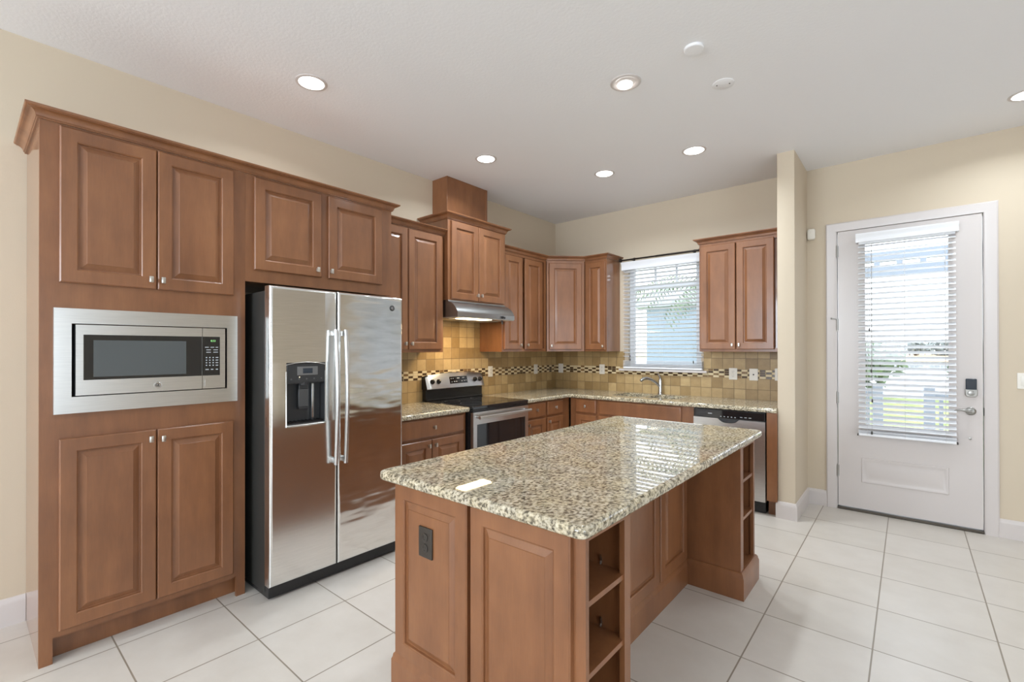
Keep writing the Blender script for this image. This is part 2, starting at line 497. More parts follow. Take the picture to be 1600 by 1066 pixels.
# ------------------------------------------------------------------ glazed door
d = thing('door_1', 'white door with a full blind over its glass and a keypad lock', None, (0, 3.5, 0), 'B', kind='structure')
LX0, LX1, LZ0, LZ1 = 3.046, 3.955, .030, 2.447
CP = [(0, 0), (.075, 0), (.075, .012), (.066, .018), (.05, .016), (.02, .013), (.008, .010), (0, .008)]
def casing(mb):
    # profile swept round the opening (legs and head) in the wall plane
    path = [(DX0+.004, 0), (DX0+.004, DZ1-.012), (DX1-.004, DZ1-.012), (DX1-.004, 0)]
    t = bmesh.new(); rows = []
    sgn = [(-1, 0), (-1, 1), (1, 1), (1, 0)]
    for (x, z), (sx, sz) in zip(path, sgn):
        rows.append([t.verts.new((h+.0004, x + sx*o, z + sz*o)) for o, h in CP])
    k = len(CP)
    for a, b in zip(rows, rows[1:]):
        for j in range(k): t.faces.new((a[j], a[(j+1) % k], b[(j+1) % k], b[j]))
    t.faces.new(rows[0]); t.faces.new(rows[-1])
    bmesh.ops.recalc_face_normals(t, faces=t.faces[:]); mb.merge(t)
m = MB(); casing(m)
m.box(-.149, .0003, DX0+.0005, LX0-.006, 0.0005, DZ1-.0005).box(-.149, .0003, LX1+.006, DX1-.0005, 0.0005, DZ1-.0005).box(-.149, .0003, LX0-.006, LX1+.006, LZ1+.006, DZ1-.0005)
m.build('door_casing', PAINT_WHITE, d)
MB().box(-.06, -.045, DX0+.012, LX0+.010, .03, LZ1+.004).box(-.06, -.045, LX1-.010, DX1-.012, .03, LZ1+.004).box(-.06, -.045, LX0, LX1, LZ1-.01, LZ1+.006).build('weather_seal', SEAL, d)
GX0, GX1, GZ0, GZ1 = 3.237, 3.768, .76, 2.335
m = MB().grid([LX0, GX0, GX1, LX1], [LZ0, GZ0, GZ1, LZ1], {(1, 1)}, -.044, 0.0, 'yz')
# lite frame
m.ring(-.001, .010, GX0-.035, GX1+.035, GZ0-.035, GZ1+.035, GX0+.004, GX1-.004, GZ0+.004, GZ1-.004)
# lower raised panel
t = bmesh.new(); rows = []
for ins, h in [(0, 0), (.010, -.0001), (.014, .006), (.022, .006), (.032, .0005), (.05, .0005), (.07, .005)]:
    rows.append([t.verts.new((h+.0002, a, b)) for a, b in ((3.20+ins, .248+ins), (3.775-ins, .248+ins), (3.775-ins, .482-ins), (3.20+ins, .482-ins))])
for a, b in zip(rows, rows[1:]):
    for k in range(4): t.faces.new((a[k], a[(k+1) % 4], b[(k+1) % 4], b[k]))
t.faces.new(rows[-1]); bmesh.ops.recalc_face_normals(t, faces=t.faces[:]); m.merge(t)
leaf = m.build('door_leaf', PAINT_WHITE, d)
sub('glass_pane', MB().box(-.026, -.020, GX0-.01, GX1+.01, GZ0-.01, GZ1+.01), GLASS, leaf, d)
MB().box(-.15, .012, LX0-.006, LX1+.006, .0005, .022, .004).build('threshold', THRESH, d)
for hz in (2.274, 1.625, .98, .336):
    m = MB().cyl((.006, LX0-.004, hz-.05), (.006, LX0-.004, hz+.05), .0075, 12).cyl((.006, LX0-.004, hz-.057), (.006, LX0-.004, hz+.057), .004, 10)
    m.box(.0, .003, LX0-.001, LX0+.006, hz-.048, hz+.048)
    if hz == 1.625: m.cyl((.006, LX0-.004, hz+.05), (.03, LX0-.045, hz+.056), .004, 8).cyl((.03, LX0-.05, hz+.056), (.03, LX0-.038, hz+.056), .008, 10)
    m.build('hinge', HARDWARE, d)
m = MB().box(.0, .022, 3.860, 3.922, 1.095, 1.180, .006, 3)
lk = m.build('keypad_lock', BLUE_LCD, d, label='black keypad cover')
m = MB().poly([(3.856, 1.10), (3.926, 1.10), (3.926, 1.055), (3.915, 1.04), (3.867, 1.04), (3.856, 1.055)], .0, .020, 'yz', .004, 2).lathe([(.020, 0), (.018, .006), (.010, .008)], (.020, 3.891, 1.070), 'x')
sub('lock_base', m, HARDWARE, lk, d)
m = MB().lathe([(.031, .0), (.031, .008), (.024, .014), (.015, .017)], (0, 3.888, .929), 'x', 28).cyl((.014, 3.888, .929), (.05, 3.888, .929), .010, 14)
h = m.build('door_handle', HARDWARE, d)
sub('lever', MB().tube([(.05, 3.892, .929), (.054, 3.862, .934), (.054, 3.834, .940), (.052, 3.812, .937), (.046, 3.794, .928)], [.009, .009, .008, .007, .006], 12), HARDWARE, h, d)
MB().lathe([(.009, 0), (.009, .004), (.004, .005)], (0, 3.885, .717), 'x', 20).build('privacy_button', HARDWARE, d)
MB().box(-.02, .004, LX1+.0055, LX1+.0075, .90, .96).build('strike_plate', BRONZE, d)
# ------------------------------------------------------------------ blinds
def blind(name, label, y0, y1, a0, z0, z1, pitch, tilt, stack, valance, frame='B', cords=True, handles=(.2, .8)):
    """a0 = room-side distance of the slat centre line from the wall"""
    b = thing(name, label, 'blind', (a0, (y0+y1)/2, z0), frame)
    ct, st = math.cos(tilt), math.sin(tilt); W = .025; T = .0014
    m = MB(); z = z1 - .03; n = 0; top_stack = z0 + .022 + stack*.009
    zs = []
    while z > top_stack + pitch*.5: zs.append((z, tilt)); z -= pitch
    for k in range(stack): zs.append((z0 + .024 + k*.009, tilt*.3))
    for z, tl in zs:
        c, s_ = math.cos(tl), math.sin(tl)
        pts = []
        for q in range(5):
            u = -W + 2*W*q/4; camber = .0022*(1-(u/W)**2)
            pts.append((a0 + u*c - camber*s_, z - u*s_ + camber*c))
        prof = [(p[0], p[1]+T) for p in pts] + [(p[0], p[1]-T) for p in reversed(pts)]
        m.poly(prof, y0, y1, 'xz')
    m.build('slats', BLIND_WHITE, b, smooth=50)
    MB().box(a0-.026, a0+.026, y0, y1, z0, z0+.020, .005).build('bottom_rail', BLIND_WHITE, b)
    MB().box(a0-.026, a0+.02, y0+.003, y1-.003, z1-.012, z1+.035, .002).build('headrail', BLIND_WHITE, b)
    va, vb, vz0, vz1 = valance
    prof = [(vb-.011, vz0), (vb-.002, vz0), (vb+.002, vz0+.012), (vb, vz0+.02), (vb, vz1-.035), (vb+.010, vz1-.018), (vb+.012, vz1), (vb-.011, vz1)]
    m = MB().poly(prof, y0-va, y1+va, 'xz')
    for e in (y0-va, y1+va-.010): m.box(a0-.028, vb-.010, e, e+.010, vz0, vz1-.004)
    m.build('valance', BLIND_WHITE, b)
    for f in (.06, .94) if not cords else (.10, .5, .90):
        yy = y0 + (y1-y0)*f
        m = MB()
        for da in (-.026, .0265): m.cyl((a0+da, yy, z0+.01), (a0+da, yy, z1), .0009, 6)
        m.build('ladder_cord', CORD, b)
    for yy, ztop, zb in handles:
        m = MB().cyl((a0+.033, yy, ztop), (a0+.033, yy, zb+.02), .0010, 6)
        cd = m.build('pull_cord', CORD_DARK, b)
        sub('cord_tassel', MB().lathe([(.002, .03), (.005, .022), (.006, 0.004), (.003, 0)], (a0+.033, yy, zb), 'z', 10), DARK_BRONZE, cd, b)
    return b
T6 = math.radians(7)
kb = blind('window_blind', 'white slatted blind lowered over the window above the sink', .992, 1.886, .030, 1.189, 2.335, .0445, math.radians(-13), 8,
      (.012, .070, 2.322, 2.414), handles=((1.085, 1.9, 1.275), (1.082, 1.9, 1.315), (1.80, 1.45, 1.26)))
db = blind('window_blind', 'white slatted blind hung on the glazed door', 3.196, 3.806, .050, .672, 2.315, .0452, math.radians(24), 3,
      (.016, .086, 2.318, 2.392), handles=((3.272, 2.3, 1.56), (3.285, 2.3, 1.21), (3.29, 2.3, .96), (3.287, 2.3, .69)))
for yy in (3.190, 3.8125): MB().box(.0105, .060, yy-.004, yy+.004, .668, .684, .002).build('hold_down_bracket', DARK_BRONZE, db)
blind('window_blind', 'white blind on the window right of the door', 4.77, 6.43, .032, .77, 2.35, .0445, math.radians(34), 3, (.012, .070, 2.36, 2.45), handles=())

# curtain rod over the kitchen window
c = thing('curtain_rod', 'thin bronze curtain rod above the window over the sink', 'curtain rod', (.08, 1.43, 2.437), 'B')
MB().cyl((.08, .985, 2.437), (.08, 1.87, 2.437), .0085, 14).cyl((.08, 1.40, 2.437), (.08, 1.88, 2.437), .0105, 14).build('rod', BRONZE, c)
for yy in (.975, 1.885):
    MB().lathe([(.009, -.022), (.016, -.018), (.010, -.010), (.022, 0), (.022, .008), (.010, .020), (.003, .026)], (.08, yy, 2.437), 'y', 18).build('finial', BRONZE, c)
for yy in (1.109, 1.797):
    MB().box(.0005, .006, yy-.012, yy+.012, 2.4265, 2.466, .002).tube([(.004, yy, 2.432), (.05, yy, 2.431), (.075, yy, 2.432)], .0045, 8).box(.068, .094, yy-.006, yy+.006, 2.4265, 2.4305, .001).build('bracket', BRONZE, c)

# motion sensor on the wall, wall switch by the door
o = MB().poly([(2.823+.006, 2.405), (2.875, 2.405), (2.88, 2.415), (2.88, 2.492), (2.872, 2.502), (2.826, 2.502), (2.82, 2.49), (2.82, 2.415)], .0005, .042, 'yz', .008, 3).lathe([(.006, 0), (.004, .002)], (.042, 2.85, 2.47), 'x', 12)
s = thing('motion_sensor', 'small white sensor on the wall between the partition and the door', 'sensor', (0, 2.85, 2.40), 'B')
o.build('housing', WHITE_PLASTIC, s)
def wallplate(name, label, cat, y, z, frame, kind, w=.072, h=.117, mat=WHITE_PLASTIC, a=.0005, fb=None, toggles=1, group=None):
    s = thing(name, label, cat, (a, y, z-h/2), frame, group)
    MB().box(a, a+.006, y-w/2, y+w/2, z-h/2, z+h/2, .003, 3).build('cover_plate', mat, s)
    if kind == 'outlet':
        for dz in (-.02, .02):
            rc = MB().lathe([(.0165, 0), (.0165, .003), (.015, .0036)], (a+.006, y, z+dz), 'x', 24).build('socket', mat, s)
            q = MB(); 
            for dy in (-.006, .006): q.box(a+.0094, a+.0099, y+dy-.001, y+dy+.001, z+dz, z+dz+.009)
            q.cyl((a+.0094, y, z+dz-.007), (a+.0099, y, z+dz-.007), .0025, 10)
            sub('slots', q, SEAL, rc, s)
    elif kind == 'switch':
        for k in range(toggles):
            yy = y + (k-(toggles-1)/2)*.046
            MB().box(a+.006, a+.010, yy-.016, yy+.016, z-.033, z+.033, .002).build('rocker', mat, s)
    else:
        MB().lathe([(.006, 0), (.006, .006), (.003, .008)], (a+.006, y, z), 'x', 14).build('jack', SEAL, s)
    return s
wallplate('light_switch', 'white rocker switch plate on the wall right of the door', 'switch', 4.170, 1.174, 'B', 'switch', .072)
TS = .0095
wallplate('wall_outlet', 'white outlet in the mosaic band directly right of the stove', 'outlet', 3.552, 1.167, 'L', 'outlet', a=TS)
wallplate('wall_outlet', 'white outlet on the left wall tile close to the corner', 'outlet', 4.374, 1.166, 'L', 'outlet', a=TS)
wallplate('light_switch', 'white switch plate on the back tile just right of the corner', 'switch', .092, 1.166, 'B', 'switch', a=TS)
wallplate('wall_outlet', 'white outlet on the back tile left of the window blind', 'outlet', .692, 1.168, 'B', 'outlet', a=TS)
wallplate('wall_outlet', 'white outlet below the upper cabinet right of the window', 'outlet', 2.177, 1.161, 'B', 'outlet', .078, a=TS)
wallplate('cable_plate', 'white plate with a single centre jack above the dishwasher', 'wall plate', 2.365, 1.160, 'B', 'jack', .078, a=TS)
wallplate('light_switch', 'white switch plate on the tile half hidden by the partition wall', 'switch', 2.585, 1.167, 'B', 'switch', a=TS)

# ------------------------------------------------------------------ tiled backsplash
MB0, MB1 = 1.120, 1.207
def mosaic(mb, y0, y1, skip=()):
    mb.mi = 0; mb.box(.009, .0095, y0, y1, MB0, MB1)
    rows, cp = 4, .054; rh = (MB1-MB0)/rows
    n = int((y1-y0)/cp)+1
    for c in range(n):
        for r in range(rows):
            ya, yb_ = y0 + c*cp, min(y0+(c+1)*cp, y1)
            if yb_ - ya < .01: continue
            dark = (c + r) % 2 == 0
            if random.random() < .06: dark = not dark
            mb.mi = (2 if random.random() < .72 else 3) if dark else 1
            g = .0035 if not dark else .006
            z0 = MB0 + r*rh
            mb.box(.0094, .0112, ya+g*.6, yb_-g*.6, z0+.0016, z0+rh-.0016)
b = thing('tile_backsplash', 'tan tile backsplash behind the stove with a mosaic band', 'backsplash', (0, 3.3, .914), 'L')
m = MB().box(.0005, .009, 1.852, YB-.0005, .9145, 1.384).box(.0005, .009, 2.60, 3.389, 1.384, 1.70)
m.build('tiles', SPLASH_LEFT, b)
m = MB(); mosaic(m, 1.852, YB-.010); m.build('mosaic_band', [MOS_GROUT, MOS_CREAM, MOS_DARK, MOS_BROWN], b)
b = thing('tile_backsplash', 'tan tile backsplash behind the sink running to the partition', 'backsplash', (0, 1.4, .914), 'B')
m = MB().grid([.0095, .985, WX0, 1.888, SX0-.0005], [.9145, 1.159, 1.384], {(1, 1), (2, 1)}, .0005, .009, 'yz')
m.build('tiles', SPLASH_BACK, b)
m = MB(); mosaic(m, .0125, .929)
mosaic(m, 1.931, SX0-.0005)
mb0 = MB1
# lower half of the band runs on under the sill
m.mi = 0; m.box(.009, .0095, .929, 1.931, MB0, 1.159)
for c in range(19):
    for r in range(2):
        ya = .929 + c*.0527; dark = (c+r) % 2 == 0
        m.mi = (2 if random.random() < .75 else 3) if dark else 1
        z0 = MB0 + r*.0195; g = .006 if dark else .0035
        m.box(.0094, .0112, ya+g*.6, ya+.0527-g*.6, z0+.0016, z0+.0179)
m.build('mosaic_band', [MOS_GROUT, MOS_CREAM, MOS_DARK, MOS_BROWN], b)

# ------------------------------------------------------------------ cabinets
def door(t, x, y0, y1, z0, z1, knob=None, name='door', raised=True, kmat=None):
    o = MB().panel(x, y0, y1, z0, z1, raised=raised).build(name, WOOD, t, smooth=25)
    if knob: sub('knob', MB().knob(x+.020 if not raised else x+.020, *knob), NICKEL, o, t, label='satin nickel knob')
    return o
# tall cabinet with the microwave
XT = .589
t = thing('tall_cabinet', 'tall wood cabinet holding the built-in microwave, at far left', 'cabinet', (0, .42, 0))
Y1 = .844
MB().box(.0005, XT-.0195, 0, .018, 0, 2.437).build('side_panel', WOOD_GLOSS, t)
m = MB().box(.0005, XT-.0195, Y1-.018, Y1, 0, 2.437)
m.box(.0005, .01, .018, Y1-.018, .1, 2.437).box(.0005, XT-.0195, .018, Y1-.018, .10, .118).box(.0005, XT-.0195, .018, Y1-.018, 2.42, 2.437)
m.box(.01, XT-.0195, .018, Y1-.018, 1.160, 1.178).box(.01, XT-.0195, .018, Y1-.018, 1.61, 1.63)
m.build('carcass', WOOD, t)
m = MB().box(XT-.019, XT, 0, .090, .115, 2.437).box(XT-.019, XT, .755, Y1, .115, 2.437).box(XT-.019, XT, 0, .0455, 0, .115).box(XT-.019, XT, .797, Y1, 0, .115)
for z0, z1 in ((.115, .16), (.98, 1.19), (1.54, 1.78), (2.40, 2.437)): m.box(XT-.019, XT, .090, .755, z0, z1)
m.build('face_frame', WOOD, t)
MB().box(.505, .522, .018, Y1-.018, 0, .0995).build('toe_kick', WOOD, t)
door(t, XT, .0636, .4215, 1.7185, 2.427, (.395, 1.765)); door(t, XT, .4255, .7792, 1.7185, 2.427, (.445, 1.765))
door(t, XT, .0636, .4215, .1417, 1.0066, (.396, .962)); door(t, XT, .4255, .7792, .1417, 1.0066, (.447, .958))
# bridge cabinet over the fridge
t = thing('fridge_top_cabinet', 'wood cabinet bridging over the top of the fridge', 'cabinet', (0, 1.35, 1.81))
Y0, Y1, Z0 = .8445, 1.85, 1.8094
MB().box(.0005, XT-.0195, Y0, Y1, Z0, 2.437).build('carcass', WOOD, t)
MB().ring(XT-.019, XT, Y0, Y1, Z0, 2.437, .90, 1.755, 1.89, 2.41).box(XT-.019, XT, 1.29, 1.36, 1.89, 2.41).build('face_frame', WOOD, t)
door(t, XT, .8888, 1.3008, 1.881, 2.4246, (1.268, 1.926)); door(t, XT, 1.3482, 1.762, 1.881, 2.4246, (1.362, 1.927))
# crown moulding
def crown(label, path, z, h=.050, p=.0484):
    prof = [(0, z), (p*.14, z), (p*.18, z+h*.03), (p*.18, z+h*.13), (p*.24, z+h*.14), (p*.26, z+h*.18)]
    for k in range(7):   # deep cove
        a = k/6*PI/2; prof.append((p*(.28 + .52*(1-math.cos(a))), z + h*(.20 + .50*math.sin(a))))
    prof += [(p*.80, z+h*.76), (p*.90, z+h*.78), (p*.97, z+h*.84), (p, z+h*.92), (p, z+h), (0, z+h)]
    P0 = path[0]
    o = MB().sweep(path, prof).build('crown_moulding', WOOD, off=Vector((P0[0], P0[1], z)), smooth=30)
    o.location = (P0[0], P0[1], z)
    return tag(o, label, 'moulding')
def crown_top(mb): pass
crown('long crown moulding along the top of the tall cabinet and fridge cabinet', [(.0005, 0), (XT, 0), (XT, 1.85), (.0005, 1.85)], 2.4373)
# wall cabinets left of the hood
def upper(name, label, y0, y1, z0, z1, xf, doors, frame='L', kind='cabinet'):
    t = thing(name, label, kind, (0, (y0+y1)/2, z0), frame)
    MB().box(.0005, xf-.0195, y0, y1, z0, z1).build('carcass', WOOD_GLOSS, t)
    MB().ring(xf-.019, xf, y0, y1, z0, z1, y0+.035, y1-.035, z0+.035, z1-.03).build('face_frame', WOOD, t)
    for (a, b, c, e, k) in doors: door(t, xf, a, b, c, e, k)
    return t
UX = .323
upper('wall_cabinet', 'tall wall cabinet between the fridge and the range hood', 1.8505, 2.590, 1.3854, 2.437, UX,
      [(1.868, 2.192, 1.410, 2.422, (2.160, 1.459)), (2.200, 2.564, 1.410, 2.422, (2.226, 1.459))])
crown('crown moulding on the wall cabinet between fridge and hood', [(UX, 1.900), (UX, 2.604)], 2.4373)
# hood cabinet and chimney box
upper('hood_cabinet', 'raised two-door wall cabinet directly above the range hood', 2.6065, 3.388, 1.858, 2.5875, .370,
      [(2.640, 2.985, 1.868, 2.577, (2.962, 1.921)), (2.993, 3.352, 1.868, 2.577, (3.016, 1.923))])
crown('crown moulding round the raised cabinet above the range hood', [(.0005, 2.6065), (.370, 2.6065), (.370, 3.388), (.0005, 3.388)], 2.5878, .056, .050)
t = thing('chimney_box', 'plain wood box rising from the hood cabinet to the ceiling', 'vent cover', (0, 3.0, 2.588))
MB().box(.0005, .2125, 2.7407, 3.2891, 2.5880, ZC-.0005, .003).build('box', WOOD, t)
MB().box(.2125, .2155, 3.262, 3.2891, 2.70, ZC-.002).build('corner_trim', WOOD, t)
# wall cabinet right of hood
upper('wall_cabinet', 'wall cabinet between the range hood and the corner cabinet', 3.3905, 4.160, 1.3854, 2.437, UX,
      [(3.419, 3.712, 1.410, 2.400, (3.668, 1.456)), (3.758, 4.066, 1.410, 2.400, (3.758+.03, 1.458))])
# diagonal corner cabinet
t = thing('corner_wall_cabinet', 'wall cabinet with a diagonal single door across the corner', 'cabinet', (0, .22, 1.3854), 'D')
def D2(x, y):  # world -> diagonal frame
    dx, dy = x-.325, y-4.165; c = math.sqrt(.5); return (c*(dx-dy), c*(dx+dy))
pts = [D2(.0005, 4.1625), D2(.3215, 4.1625), D2(.645, 4.4865), D2(.6345, 4.8145), D2(.0005, 4.8145)]
pts = [D2(.0005, 4.1625), (-.0195, .006), (-.0195, .4465), D2(.640, 4.8145), D2(.0005, 4.8145)]
MB().poly(pts, 1.3854, 2.437, 'xy').build('carcass', WOOD, t)
MB().ring(-.019, 0, .0055, .447, 1.3854, 2.437, .04, .41, 1.42, 2.40).build('face_frame', WOOD, t)
door(t, 0, .032, .412, 1.408, 2.405, (.058, 1.45))
# small cabinet left of the window
upper('wall_cabinet', 'narrow single-door wall cabinet left of the window', .642, .925, 1.3854, 2.437, UX,
      [(.660, .915, 1.405, 2.405, (.890, 1.444))], 'B')
crown('crown moulding turning the corner over three wall cabinets', [(UX, 3.3895), (UX, 4.163), (.647, YB-UX), (.925, YB-UX), (.925, YB-.0005)], 2.4373)
upper('wall_cabinet', 'two-door wall cabinet between the window and the partition wall', 1.951, 2.684, 1.3854, 2.437, UX,
      [(1.965, 2.284, 1.408, 2.414, (2.258, 1.45)), (2.293, 2.608, 1.408, 2.414, (2.318, 1.45))], 'B')
crown('crown moulding on the wall cabinet right of the window', [(1.951, YB-.0005), (1.951, YB-UX), (2.6845, YB-UX)], 2.4373)

# base cabinets
XB = .610
def base(name, label, y0, y1, frame, drawers, doors, hollow=False, sides=True):
    t = thing(name, label, 'cabinet', (.3, (y0+y1)/2, 0), frame)
    if hollow:
        m = MB().box(.012, XB-.0195, y0, y0+.018, .10, .8735).box(.012, XB-.0195, y1-.018, y1, .10, .8735).box(.012, XB-.0195, y0+.018, y1-.018, .10, .118)
    else: m = MB().box(.012, XB-.0195, y0, y1, .10, .8735)
    m.build('carcass', WOOD, t)
    es = sorted({round(v, 4) for d_ in drawers for v in d_[:2]} | {round(v, 4) for d_ in doors for v in d_[:2]})
    ya, yb_ = es[0]+.012, es[-1]-.012
    m = MB().box(XB-.019, XB, y0, ya, .10, .8735).box(XB-.019, XB, yb_, y1, .10, .8735)
    for a, b in ((.10, .14), (.68, .73), (.84, .8735)): m.box(XB-.019, XB, ya, yb_, a, b)
    for p, q in zip(es[1:-1:2], es[2:-1:2]): m.box(XB-.0188, XB-.0003, p-.012, q+.012, .14, .84)
    m.build('face_frame', WOOD, t)
    MB().box(.52, .538, y0, y1, 0, .0995).build('toe_kick', WOOD, t)
    for (a, b, k) in drawers:
        door(t, XB, a, b, .716, .862, ((a+b)/2, .790) if k else None, 'drawer_front', False)
    for (a, b, k) in doors: door(t, XB, a, b, .128, .694, (k, .648) if k else None)
    return t
base('base_cabinet', 'base cabinet with one wide drawer between fridge and stove', 1.862, 2.592, 'L', [(1.890, 2.564, True)], [(1.890, 2.205, 2.172), (2.212, 2.564, 2.240)])
base('base_cabinet', 'base cabinet with two small drawers right of the stove', 3.380, 4.204, 'L', [(3.421, 3.738, True), (3.772, 4.059, True)], [(3.421, 3.738, 3.445), (3.772, 4.059, 3.796)])
base('base_cabinet', 'narrow base cabinet between the corner and the sink cabinet', .632, .975, 'B', [(.706, .964, True)], [(.706, .964, None)])
base('sink_cabinet', 'wide sink base cabinet with a plain false drawer front', .976, 1.993, 'B', [(.995, 1.880, False)], [(.995, 1.434, 1.41), (1.441, 1.880, 1.46)], hollow=True)
t = thing('end_panel', 'wood filler panel between the dishwasher and the partition wall', 'panel', (.3, 2.645, 0), 'B')
MB().box(.012, .632, 2.607, 2.6845, .13, .8735).build('panel', WOOD, t)
MB().box(.012, .56, 2.607, 2.6845, 0, .13).build('toe_kick', WOOD, t)

# countertops
def front(e, xs_):
    mid = (e.verts[0].co+e.verts[1].co)/2
    return xs_(mid)
m = MB().grid([.0005, .655], [1.853, 2.599], set(), .8742, .914, 'xy', .014, 4,
              lambda e: front(e, lambda c: c.x > .65 and abs(e.verts[0].co.z-e.verts[1].co.z) < .001) )
single('countertop', m, GRANITE, 'short speckled granite countertop between fridge and stove', 'countertop', (.33, 2.2, .8742), smooth=60)
CY = 4.155
xs = [.0095, .655, 1.065, 1.405, 1.445, 1.775, SX0-.0005]; ys = [3.372, CY, 4.34, 4.70, YB-.0095]
holes = {(i, 0) for i in range(1, 6)} | {(2, 2), (4, 2)}
m = MB().grid(xs, ys, holes, .8742, .914, 'xy', .014, 4,
              lambda e: abs(e.verts[0].co.z-e.verts[1].co.z) < .001 and ((abs(e.verts[0].co.x-.655) < .001 and abs(e.verts[1].co.x-.655) < .001 and (e.verts[0].co.y+e.verts[1].co.y)/2 < CY) or
                        (abs(e.verts[0].co.y-CY) < .001 and abs(e.verts[1].co.y-CY) < .001 and (e.verts[0].co.x+e.verts[1].co.x)/2 > .655)))
single('countertop', m, GRANITE, 'L-shaped speckled granite countertop running round the corner under the window', 'countertop', (.6, 4.4, .8742), smooth=60)

# sink and faucet
s = thing('kitchen_sink', 'undermount double-bowl steel sink below the window', 'sink', (1.42, 4.52, .69))
for a, b in ((1.067, 1.403), (1.447, 1.773)):
    m = MB().box(a-.004, b+.004, 4.338, 4.702, .70, .706)
    m.box(a-.008, a-.002, 4.338, 4.702, .706, .8738).box(b+.002, b+.008, 4.338, 4.702, .706, .8738).box(a-.002, b+.002, 4.332, 4.338, .70, .8738).box(a-.002, b+.002, 4.702, 4.708, .70, .8738)
    bw = m.build('bowl', STEEL, s)
    sub('drain', MB().lathe([(.045, 0), (.045, .003), (.03, .004), (.028, .001)], ((a+b)/2, 4.54, .706), 'z', 20), CHROME, bw, s)
f = thing('kitchen_faucet', 'single-handle brushed faucet with a low arched spout', 'faucet', (1.445, 4.745, .914))
fx, fy = 1.445, 4.745
MB().lathe([(.030, 0), (.030, .006), (.024, .014), (.021, .03), (.020, .15), (.018, .165), (.012, .176)], (fx, fy, .9145), 'z', 24).build('body', CHROME, f)
MB().tube([(fx-.002, fy-.008, 1.00), (fx-.03, fy-.045, 1.045), (fx-.07, fy-.085, 1.080), (fx-.10, fy-.125, 1.092), (fx-.125, fy-.16, 1.086), (fx-.145, fy-.185, 1.066)], [.013, .0145, .015, .0165, .0175, .015], 16).build('spout', CHROME, f)
MB().tube([(fx, fy, 1.088), (fx-.012, fy+.008, 1.105), (fx-.03, fy+.022, 1.128), (fx-.042, fy+.03, 1.146)], [.012, .008, .006, .005], 12).build('handle', CHROME, f)

# dishwasher
d = thing('dishwasher', 'stainless dishwasher with a black control strip', 'dishwasher', (.3, 2.3, 0), 'B')
DA, DB_ = 2.001, 2.598
MB().box(.02, .60, DA, DB_, .10, .868).build('tub', BLACK, d)
MB().box(.45, .58, DA+.01, DB_-.01, .004, .10).build('toe_plate', BLACK, d)
# door skin with the curved pocket dip along its upper edge
pts = [(DA, .112), (DB_, .112), (DB_, .790)]
c0, hw, dep = 2.305, .088, .036
for k in range(0, 13):
    u = 1 - 2*k/12
    pts.append((c0 + hw*u, .790 - dep*(1-abs(u)**3.0)))
pts.append((DA, .790))
MB().poly(pts, .602, .642, 'yz', .004, 2, lambda e: False).build('door', STEEL, d)
m = MB().box(.602, .640, DA, DB_, .7915, .868, .006, 2)
pk = m.build('control_strip', BLACK_GLASS, d)
pts = [(c0 + (hw-.003)*(1-2*k/12), .790 - (dep-.003)*(1-abs(1-2*k/12)**3.0)) for k in range(13)]
sub('pocket_handle', MB().poly([(c0+hw-.003, .7912)] + pts + [(c0-hw+.003, .7912)], .604, .630, 'yz'), DARK_PLASTIC, pk, d)
m = MB()
for k in range(5): m.box(.640, .6406, 2.235+.03*k, 2.247+.03*k, .806, .812)
for k in range(3): m.box(.640, .6406, 2.40+.035*k, 2.42+.035*k, .812, .817)
m.box(.640, .6406, 2.13, 2.165, .826, .832)
sub('printed_markings', m, WHITE_MARK, pk, d)

# ------------------------------------------------------------------ monogram badge
def badge(mb_disc, mb_mark, x, y, z, r):
    mb_disc.lathe([(r, 0), (r, .002), (r*.86, .0032), (r*.84, .0024), (.0005, .0024)], (x, y, z), 'x', 32)
    q = r*.62
    def curve(f, n=14): return [(x+.0030, y+q*a, z+q*b) for a, b in f(n)]
    # two joined script capitals inside the ring
    G = lambda n: [(-.30+.52*math.cos(a), .05+.62*math.sin(a)) for a in [math.radians(60+ i*270/n) for i in range(n+1)]]
    E = lambda n: [(.42+.34*math.cos(a), .36+.30*math.sin(a)) for a in [math.radians(50+i*230/n) for i in range(n+1)]]
    E2 = lambda n: [(.44+.40*math.cos(a), -.30+.36*math.sin(a)) for a in [math.radians(110+i*220/n) for i in range(n+1)]]
    for fn in (G, E, E2): mb_mark.tube(curve(fn), r*.105, 6)
    mb_mark.tube([(x+.003, y-.25*q, z-.02*q), (x+.003, y+.05*q, z-.02*q), (x+.003, y+.02*q, z-.5*q)], r*.09, 6)

# ------------------------------------------------------------------ microwave
w = thing('microwave_oven', 'built-in stainless microwave set into the tall cabinet', 'microwave', (.3, .42, 1.178))
m = MB().ring(XT+.0003, XT+.020, .0447, .7966, 1.1203, 1.601, .104, .743, 1.195, 1.532)
m.build('trim_kit', STEEL, w)
MB().box(.06, .575, .115, .731, 1.1785, 1.528).build('oven_body', BLACK, w)
XD = .614
m = MB().box(.576, XD-.004, .116, .7305, 1.200, 1.527)
m.build('door_seal', SEAL, w)
m = MB().ring(XD-.004, XD+.004, .1165, .6195, 1.2005, 1.527, .143, .6195, 1.2705, 1.4815)
m.box(XD-.004, XD+.002, .143, .6195, 1.2705, 1.4815)
MB_door = MB().ring(XD-.004, XD+.004, .1165, .6195, 1.2005, 1.527, .143, .6190, 1.2705, 1.4815)
dr = MB_door.build('oven_door', STEEL, w)
g = MB().box(XD-.0035, XD+.0022, .1435, .6195, 1.271, 1.481)
gl = sub('door_glass', g, BLACK_GLASS, dr, w)
sub('window_screen', MB().box(XD+.0022, XD+.0030, .178, .547, 1.284, 1.456, .0004), GREY_GLASS, dr, w)
d1, d2 = MB(), MB(); badge(d1, d2, XD+.004, .424, 1.232, .0165)
